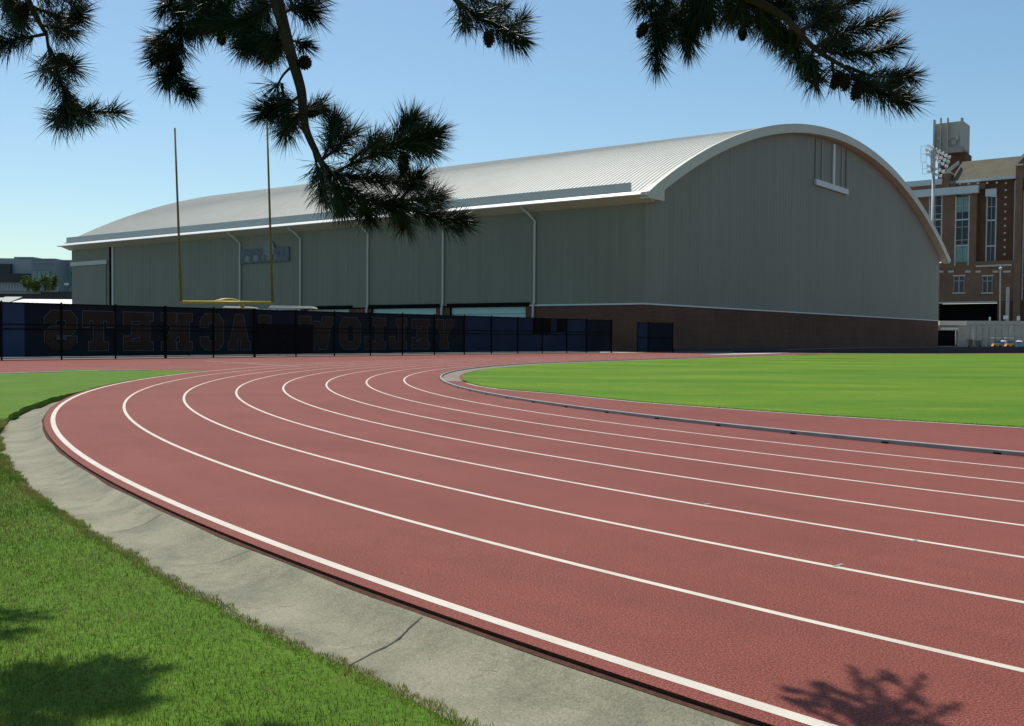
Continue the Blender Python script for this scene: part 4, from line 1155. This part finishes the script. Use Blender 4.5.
# far terrace trees: trunk, limbs and a crown of leaf clumps
def small_tree(px, ytop, ybase, wpx, dd, lab):
    b = at(px, ybase, dd); zt = at(px, ytop, dd).z; rx = wpx / 2 / F * dd; hh = zt - b.z
    tr = tag(empty('tree', (b.x, dd, b.z)), lab, 'tree', 'small trees on the far terrace')
    mb = MB(); mb.tube([(b.x, dd, b.z), (b.x + .1, dd, b.z + hh * .5)], [.22, .12], 6)
    for k in range(4):
        a = k * 1.7; mb.tube([(b.x, dd, b.z + hh * .3), (b.x + math.cos(a) * rx * .6, dd + math.sin(a) * rx * .6, b.z + hh * .7)], [.1, .05], 5)
    ob('trunk', mb, M['bark'], tr)
    n = 520; cl = rng.normal(0, 1, (14, 3)); cl /= np.maximum(np.linalg.norm(cl, axis=1)[:, None], .6)
    mb = MB()
    for i in range(n):
        c = cl[i % 14] * np.array([rx * .8, rx * .8, hh * .36]); p = c + rng.normal(0, .28, 3) * np.array([rx, rx, hh * .5]) + np.array([b.x, dd, b.z + hh * .58])
        u_ = Vector(rng.normal(0, 1, 3)).normalized() * .26; v_ = Vector(rng.normal(0, 1, 3)).normalized() * .22
        P = Vector(p); mb.add([P - u_, P + v_, P + u_, P - v_], [(0, 1, 2, 3)])
    ob('crown', mb, M['far_leaf'], tr)


for px, yt, yb, wd_, lab in ((28, 277.5, 291, 9, 'small pale green tree at the left end of the terrace row'), (36, 280.5, 292, 8, 'lowest dark tree in the middle of the terrace row'), (45, 277.5, 291, 9, 'bushy tree behind the terrace pier'), (53, 276.5, 290, 9, 'tallest tree at the right end of the terrace row')):
    small_tree(px, yt, yb, wd_, TD2 - 3, lab)

# ------------------------------------------------------------------ the pine whose boughs hang into the picture
pine = tag(empty('pine_tree', (.6, -1.9, 0)), 'dark pine tree overhanging the track with long needles and brown cones', 'tree')
mb = MB(); tp = [(.6, -1.9, -.15), (.58, -1.88, .4), (.55, -1.9, 2.2), (.62, -1.86, 4.6), (.5, -1.9, 7.0), (.56, -1.85, 10.0), (.5, -1.9, 13.0)]
mb.tube(tp, [.40, .31, .28, .24, .19, .13, .05], 12); ob('trunk', mb, M['bark'], pine, True)


NV, NF = [], []


def needles(path, n, start, ln=.135, spread=(.45, 1.15), tip=True):
    """bundles of needles along the last part of a shoot"""
    path = [Vector(p) for p in path]; m_ = len(path)
    for i in range(int(n * NMUL)):
        f = start + (1 - start) * random.random() ** .75; x = f * (m_ - 1); k = min(int(x), m_ - 2); p = path[k].lerp(path[k + 1], x - k)
        t_ = (path[k + 1] - path[k]).normalized()
        r = Vector(rng.normal(0, 1, 3)); r = (r - t_ * r.dot(t_)).normalized()
        sp = random.uniform(*spread) * (1.0 if f < .93 or not tip else random.uniform(.15, .9))
        d0 = (t_ * math.cos(sp) + r * math.sin(sp)).normalized()
        for b in range(2):
            d = (d0 + Vector(rng.normal(0, .13, 3))).normalized(); L_ = ln * .92 * random.uniform(.5, 1.15)
            droop = Vector((0, 0, -.10 * L_ * random.random())) + Vector(rng.normal(0, .05, 3)) * L_
            s_ = d.cross(Vector(rng.normal(0, 1, 3))).normalized() * .00135; s2 = d.cross(s_).normalized() * .00135
            q = p + d * L_ * .55 + droop * .3; e = p + d * L_ + droop; b0 = len(NV)
            for c_, w_ in ((p, .8), (q, 1.0)):
                NV.extend([tuple(c_ + s_ * w_), tuple(c_ - s_ * .5 * w_ + s2 * .87 * w_), tuple(c_ - s_ * .5 * w_ - s2 * .87 * w_)])
            NV.append(tuple(e))
            for j in range(3):
                j2 = (j + 1) % 3; NF.append((b0 + j, b0 + j2, b0 + 3 + j2, b0 + 3 + j)); NF.append((b0 + 3 + j, b0 + 3 + j2, b0 + 6))


def cone_mesh(p, axis, L_=.075, r_=.026):
    """cone: stacked rings of scales that flare outwards"""
    mb = MB(); axis = Vector(axis).normalized(); prof = [(0, .004)]
    nr = 8
    for i in range(nr):
        f = (i + .5) / nr; rr = r_ * (math.sin(math.pi * min(1, f * .86 + .14)) ** .65)
        prof += [(L_ * (i + .05) / nr, rr * .78), (L_ * (i + .8) / nr, rr * 1.06)]
    prof.append((L_, .003)); mb.lathe(p, axis, prof, 9)
    a = axis.cross(Vector((.3, .2, .9))).normalized(); c_ = axis.cross(a)
    for i in range(nr):
        f = (i + .6) / nr; rr = r_ * (math.sin(math.pi * min(1, f * .86 + .14)) ** .65)
        for j in range(8):
            q = 2 * math.pi * (j + .5 * (i % 2)) / 8; o_ = a * math.cos(q) + c_ * math.sin(q); tg = axis.cross(o_)
            P = Vector(p) + axis * L_ * f + o_ * rr; w_ = .007
            mb.add([P - tg * w_, P + tg * w_, P + o_ * .009 + axis * .006, P - axis * .006], [(0, 1, 2), (1, 0, 3)])
    return mb


def bough(limb, shoots, cones, dd, lab=None):
    """limb: photo points at depth dd after a reach from the trunk; shoots: (points, needle count, start)"""
    global NV, NF
    NV, NF = [], []
    mb = MB()
    start, pts, r0, r1 = limb
    path = spline([Vector(start), (Vector(start) + at(*pts[0][:2], dd)) / 2 + Vector((0, 0, .35))] + [at(p[0], p[1], dd + (p[2] if len(p) > 2 else 0)) for p in pts])
    mb.tube(path, np.linspace(r0, r1, len(path)), 8)
    for sh in shoots:
        sp, n, st = sh[:3]; ln = sh[3] if len(sh) > 3 else .135
        pth = spline([at(p[0], p[1], dd + (p[2] if len(p) > 2 else 0)) for p in sp], 6)
        mb.tube(pth, np.linspace(.007, .003, len(pth)), 6); needles(pth, n, st, ln)
    br = ob('branch', mb, M['bark'], pine, True)
    nb = MB(); nb.v, nb.f = NV, NF; nd = ob('needles', nb, M['needle'], br)
    for (cx, cy, dz, axis, L_, r_) in cones: ob('cone', cone_mesh(at(cx, cy, dd + dz), axis, L_ * .85, r_ * .85), M['cone'], br)
    return br


D = 4.0
# left bough
NMUL = .80
bough(((.6, -1.9, 5.4), [(-60, -140), (5, -60), (28, 0, .0), (46, 34, .05)], .034, .008), [
    ([(46, 30, .05), (50, 55, .08), (60, 80, .08), (66, 100, .1), (68, 116, .1)], 330, .18),
    ([(66, 100, .1), (70, 112, .05), (92, 112, 0), (118, 112, -.05)], 190, .30, .115),
    ([(66, 98, .1), (64, 112, .16), (58, 122, .22)], 170, .1), ([(62, 92, .1), (78, 108, .2), (84, 122, .3)], 110, .2, .12),
    ([(48, 45, .05), (58, 62, 0), (72, 66, -.1)], 210, .15), ([(50, 55, .08), (52, 66, .2), (44, 70, .3)], 130, .1),
    ([(46, 34, .05), (25, 38, 0), (4, 42, -.1), (-12, 44, -.2)], 300, .15), ([(30, 5, 0), (45, 12, .1), (66, 18, .2), (76, 14, .2)], 320, .12),
    ([(20, -20, 0), (50, -5, 0), (80, -8, -.1)], 260, .2), ([(10, -40, 0), (5, -5, .1), (15, 10, .2)], 300, .2), ([(28, 0, 0), (20, 16, .1), (22, 22, .2)], 200, .1), ([(40, 25, 0), (58, 28, .1), (66, 32, .2)], 220, .1)],
      [(20, 2, 0, (.3, 0, -1), .085, .03), (60, 54, .1, (.5, .1, -.8), .05, .02)], D)
# middle bough: the densest
NMUL = 1.12
bough(((.6, -1.9, 5.0), [(255, -130), (266, -50), (277, 0), (285, 32), (292, 58), (301, 90), (303, 112), (307, 132), (318, 156), (330, 180)], .036, .011), [
    # lower dark mass
    ([(318, 156, 0), (335, 176, 0), (350, 194, .05), (378, 203, .1), (400, 206, .1)], 420, .08),
    ([(400, 206, .1), (425, 214, .1), (446, 220, .1), (462, 222, .1)], 300, .10, .12), ([(378, 203, .1), (398, 214, .2), (406, 226, .3)], 190, .1),
    ([(330, 180, 0), (336, 196, .05), (342, 206, .1)], 200, .1), ([(355, 196, .05), (362, 208, .1), (368, 216, .1)], 150, .1, .11),
    ([(330, 175, 0), (360, 160, -.05), (390, 150, -.1), (414, 142, -.1), (432, 134, -.1)], 480, .12), ([(395, 148, -.1), (415, 146, 0), (432, 148, .1)], 220, .15),
    ([(385, 152, 0), (402, 134, 0), (412, 122, 0)], 220, .15), ([(322, 160, 0), (332, 140, .1), (334, 122, .15)], 230, .15), ([(322, 160, 0), (340, 145, .1), (352, 132, .2)], 180, .2),
    ([(328, 172, 0), (350, 176, .1), (380, 178, .15), (410, 182, .2)], 320, .1), ([(400, 200, .1), (424, 200, .15), (436, 198, .2)], 220, .1), ([(400, 200, .1), (410, 188, .1), (418, 178, 0)], 150, .2),
    ([(350, 160, 0), (366, 150, .1), (378, 142, .15)], 170, .2), ([(312, 145, 0), (318, 170, .1), (324, 196, .2)], 180, .3),
    # star and tuft left of the limb
    ([(294, 64, 0), (284, 74, .05), (279, 82, .08), (277, 86, .1)], 34, .5, .15), ([(282, 84, .1), (284, 100, .15), (290, 118, .2)], 190, .2),
    ([(300, 96, 0), (284, 106, .0), (266, 112, -.05)], 220, .15), ([(304, 110, 0), (292, 120, .1), (286, 130, .15)], 160, .1), ([(304, 112, 0), (312, 108, .1), (322, 106, .15)], 130, .1, .10),
    # upper mass running left
    ([(277, 0, 0), (258, 14, .1), (236, 22, .15), (214, 24, .2)], 520, .05), ([(283, 28, 0), (268, 38, .1), (252, 44, .15)], 340, .05), ([(285, 36, 0), (276, 50, .1), (268, 56, .2)], 200, .1, .12),
    ([(270, -30, 0), (240, -14, .1), (208, -6, .2), (184, 4, .3)], 520, .1), ([(240, -10, .1), (226, 8, .2), (220, 26, .3)], 300, .1), ([(256, 14, .1), (248, 32, .15), (244, 46, .2)], 240, .1, .12),
    ([(262, -40, 0), (262, -8, .2), (256, 16, .3)], 360, .2), ([(230, -20, .1), (204, 10, .2), (196, 30, .3)], 300, .2),
    ([(288, 44, 0), (272, 44, .2), (262, 48, .3)], 200, .1, .12),
    # hanging shoot at the left end
    ([(184, 0, .3), (182, 22, .3), (180, 44, .25), (172, 66, .2), (168, 78, .15)], 420, .02), ([(172, 64, .2), (180, 82, .2), (188, 92, .2)], 160, .15, .11), ([(182, 22, .3), (166, 36, .3), (158, 44, .3)], 170, .1, .12),
    ([(180, 44, .25), (166, 50, .2), (156, 58, .2)], 130, .1, .11), ([(184, 0, .3), (176, -4, .3), (166, 8, .3)], 120, .2, .12),
    # right shoots by the limb
    ([(282, 14, 0), (296, 8, .1), (312, 12, .1)], 190, .15), ([(280, 0, 0), (298, -8, .1), (316, -4, .2)], 180, .15), ([(288, 40, 0), (298, 42, .1), (304, 46, .1)], 90, .1, .10)],
      [(221, 33, .3, (.1, 0, -1), .06, .022), (163, 61, .2, (.55, 0, .8), .075, .026), (156, 53, .2, (-.2, 0, -1), .06, .022), (301, 60, 0, (.4, -.2, -.3), .055, .03), (307, 109, .1, (.6, -.2, -.3), .06, .032), (404, 152, 0, (-.05, 0, -1), .12, .03), (404, 216, .2, (-.1, 0, -1), .075, .024), (176, 60, .2, (.3, 0, -.9), .06, .024)], D)
# small bough at the top centre
NMUL = .85
bough(((.6, -1.9, 4.9), [(400, -150), (430, -60), (452, -6), (474, 16)], .03, .009), [
    ([(452, -6, 0), (474, 16, 0), (498, 27, 0), (518, 38, 0)], 470, .05, .125), ([(474, 16, 0), (488, 12, .1), (504, 8, .2)], 150, .2, .11), ([(498, 27, 0), (512, 24, .1), (524, 20, .15)], 120, .2, .11), ([(456, 0, 0), (462, 16, .1), (466, 24, .2)], 110, .1, .12), ([(450, -8, 0), (468, -4, .1), (484, 0, .2)], 140, .2, .12)],
      [(488.5, 31, -.05, (.05, 0, -1), .075, .026)], D)
# right bough
NMUL = .78
bough(((.6, -1.9, 4.8), [(640, -160), (680, -70), (725, -16), (780, 14), (814, 48), (846, 68)], .034, .008), [
    ([(846, 68, 0), (868, 86, 0), (888, 97, 0), (908, 101, 0)], 420, .08, .12), ([(846, 66, 0), (872, 76, .1), (890, 76, .15), (912, 76, .15)], 300, .15, .115), ([(868, 84, 0), (882, 84, .1), (896, 86, .1)], 190, .1, .11),
    ([(814, 48, 0), (836, 36, -.05), (862, 28, -.1), (884, 20, -.1)], 380, .1, .12), ([(820, 50, 0), (846, 54, .1), (870, 52, .15), (894, 47, .15)], 380, .12, .12), ([(800, 34, 0), (824, 14, .05), (846, 4, .1), (858, -6, .1)], 340, .12),
    ([(814, 48, 0), (810, 64, .05), (816, 80, .1)], 300, .1, .125), ([(800, 36, 0), (796, 52, .1), (806, 66, .15)], 260, .1), ([(832, 60, 0), (834, 74, .1), (842, 80, .15)], 170, .1, .12), ([(846, 68, 0), (858, 78, .05), (866, 92, .1)], 140, .1, .11),
    ([(780, 14, 0), (776, 30, .1), (784, 42, .2)], 360, .05, .125), ([(760, 4, 0), (764, 24, .1), (776, 34, .2)], 360, .05), ([(790, 20, 0), (796, 36, .1), (790, 46, .2)], 280, .05, .12), ([(740, -8, 0), (742, 10, .1), (744, 22, .2)], 330, .05, .125), ([(725, -16, 0), (732, 4, .1), (728, 18, .2)], 330, .05, .125),
    ([(780, 10, 0), (810, 8, .1), (832, 12, .2)], 380, .05), ([(770, 0, 0), (800, -10, .1), (826, -6, .2)], 380, .1), ([(750, -8, 0), (772, 2, .1), (790, 8, .2)], 420, .05), ([(730, -20, 0), (752, 0, .2), (764, 14, .3)], 380, .05), ([(800, 30, 0), (818, 24, .1), (836, 22, .2)], 280, .1), ([(812, 46, 0), (826, 46, .1), (842, 44, .1)], 240, .1, .12),
    ([(700, -46, 0), (696, -10, .1), (690, 20, .15), (688, 44, .2)], 520, .15, .13), ([(712, -30, 0), (702, 0, .1), (698, 20, .15)], 420, .1), ([(720, -20, 0), (712, 4, .1), (708, 18, .2)], 330, .1), ([(690, -10, .1), (680, 8, .15), (676, 22, .2)], 260, .1),
    ([(680, -70, 0), (658, -26, .05), (652, 4, .1), (655, 32, .1), (657, 64, .1)], 400, .35, .115), ([(652, 6, .1), (660, 24, .1), (664, 40, .1)], 170, .1, .12), ([(668, -40, .05), (666, -4, .1), (664, 16, .2)], 280, .2, .125), ([(655, -20, .05), (644, -4, .1), (640, 6, .1)], 100, .2, .11)],
      [(646, 24, .1, (-.5, 0, -.9), .075, .026), (862, 82, 0, (-.45, 0, -.9), .095, .03), (846, 74, 0, (-.1, 0, -1), .08, .026), (841, 74, .05, (-.5, 0, -.9), .08, .024), (743, 28, .2, (-.05, 0, -1), .06, .022)], D)
NMUL = .72
# further boughs above the frame: they hold the canopy that shades the foreground
def canopy(gx_, gy_, spread, n, zc, seed):
    """a dense spray of shoots high over the ground; gx, gy is where the sun lays its shade"""
    r_ = random.Random(seed); k = zc / SUN.z; c = Vector((gx_, gy_, 0)) + SUN * k
    st = Vector((.6, -1.9, zc + 1.2)); path = spline([st, st.lerp(c, .5) + Vector((0, 0, .5)), c], 8); global NV, NF
    NV, NF = [], []; mb = MB(); mb.tube(path, np.linspace(.05, .012, len(path)), 8)
    for j in range(n):
        a = Vector(path[-1 - r_.randrange(0, 4)]); e = c + Vector((r_.uniform(-1, 1) * spread[0], r_.uniform(-1, 1) * spread[1], r_.uniform(-.25, .25)))
        pth = spline([a, a.lerp(e, .6) + Vector((0, 0, .06)), e], 5); mb.tube(pth, np.linspace(.008, .004, len(pth)), 5); needles(pth, 210, .25, .16)
    br = ob('branch', mb, M['bark'], pine, True); nb = MB(); nb.v, nb.f = NV, NF; ob('needles', nb, M['needle'], br)


for args in ((-3.2, 4.4, (.6, .5), 20, 4.4, 4),
             (.2, 2.6, (.8, .3), 20, 4.3, 7)):
    canopy(*args)


def spray(root_px, tips, zc, seed, ln=.115, nd=150):
    """a bough high over the ground whose fingers lie where the sun sets their shade: photo points of the shade on the ground"""
    global NV, NF
    r_ = random.Random(seed); NV, NF = [], []; mb = MB()

    def lift(p, dz=0): return ground(*p, z=-.03) + SUN * ((zc + dz) / SUN.z)
    c = lift(root_px); st = Vector((.6, -1.9, zc + 1.0)); path = spline([st, st.lerp(c, .5) + Vector((0, 0, .45)), c], 8); mb.tube(path, np.linspace(.05, .012, len(path)), 8)
    for tp_ in tips:
        e = lift(tp_, r_.uniform(-.12, .12)); mid = c.lerp(e, .55) + Vector((0, 0, .05))
        pth = spline([c, mid, e], 6); mb.tube(pth, np.linspace(.010, .004, len(pth)), 5); needles(pth, nd, .18, ln)
        for k in range(2):   # side twigs
            a = c.lerp(e, .45 + .25 * k); q = a + (e - c).cross(Vector((0, 0, 1))).normalized() * r_.choice((-1, 1)) * .14 + (e - c) * .22
            p2 = spline([a, a.lerp(q, .5), q], 4); mb.tube(p2, np.linspace(.006, .003, len(p2)), 5); needles(p2, nd // 2, .2, ln)
    br = ob('branch', mb, M['bark'], pine, True); nb = MB(); nb.v, nb.f = NV, NF; ob('needles', nb, M['needle'], br)


spray((868, 745), [(856, 677), (925, 684), (958, 714), (820, 694), (792, 708), (880, 705), (915, 720), (846, 712), (900, 735)], 3.9, 31, .085, 300)
spray((20, 700), [(60, 652), (100, 648), (138, 648), (150, 660), (140, 690), (110, 700), (80, 690), (60, 715), (105, 672), (70, 670), (20, 660), (-15, 650), (-10, 690), (30, 735), (120, 680)], 4.0, 32, .15, 260)
spray((75, 705), [(140, 652), (150, 668), (95, 660), (45, 660), (130, 685), (55, 690), (10, 680), (20, 720), (100, 685), (0, 710)], 4.1, 36, .15, 260)
spray((-40, 618), [(15, 606), (42, 602), (30, 622), (-5, 600), (8, 628), (-10, 618)], 4.3, 33, .13, 200)
spray((240, 760), [(195, 720), (230, 714), (275, 713), (325, 718), (300, 724), (255, 722), (215, 730)], 4.1, 34, .12, 200)
spray((620, 790), [(560, 730), (640, 728), (690, 735)], 4.1, 35, .12, 160)

# fallen needles on the lawn and in the gutter under the pine (uncountable litter)
n_ = 1500; x = rng.uniform(-3.2, 1.6, n_); y = rng.uniform(3.2, 8.5, n_); r_ = np.hypot(x - CX, y - CY) - R0; th_ = np.degrees(np.arctan2(y - CY, x - CX)) % 360
mb = MB()
for xx, yy, rr, tt in zip(x, y, r_, th_):
    if rr < .20 or (rr < .8 and random.random() < .86): continue
    zz = gut_z(rr, tt) + .004 if rr < edge_off(tt) - .02 else lawn_z(tt, rr - edge_off(tt)) + .014
    a = random.uniform(0, 2 * math.pi); l_ = random.uniform(.03, .07); dx, dy = math.cos(a) * l_, math.sin(a) * l_; tz_ = random.uniform(-.004, .006)
    mb.add([(xx - dx, yy - dy, zz), (xx + dx, yy + dy, zz + tz_), (xx + dx - dy * .02, yy + dy + dx * .02, zz + tz_ + .0012), (xx - dx - dy * .02, yy - dy + dx * .02, zz + .0012)], [(0, 1, 2, 3)])
tag(ob('fallen_needles', mb, mottled('dry_needles', (.16, .10, .045), (.26, .18, .09), 40, .8, .2)), kind='stuff')
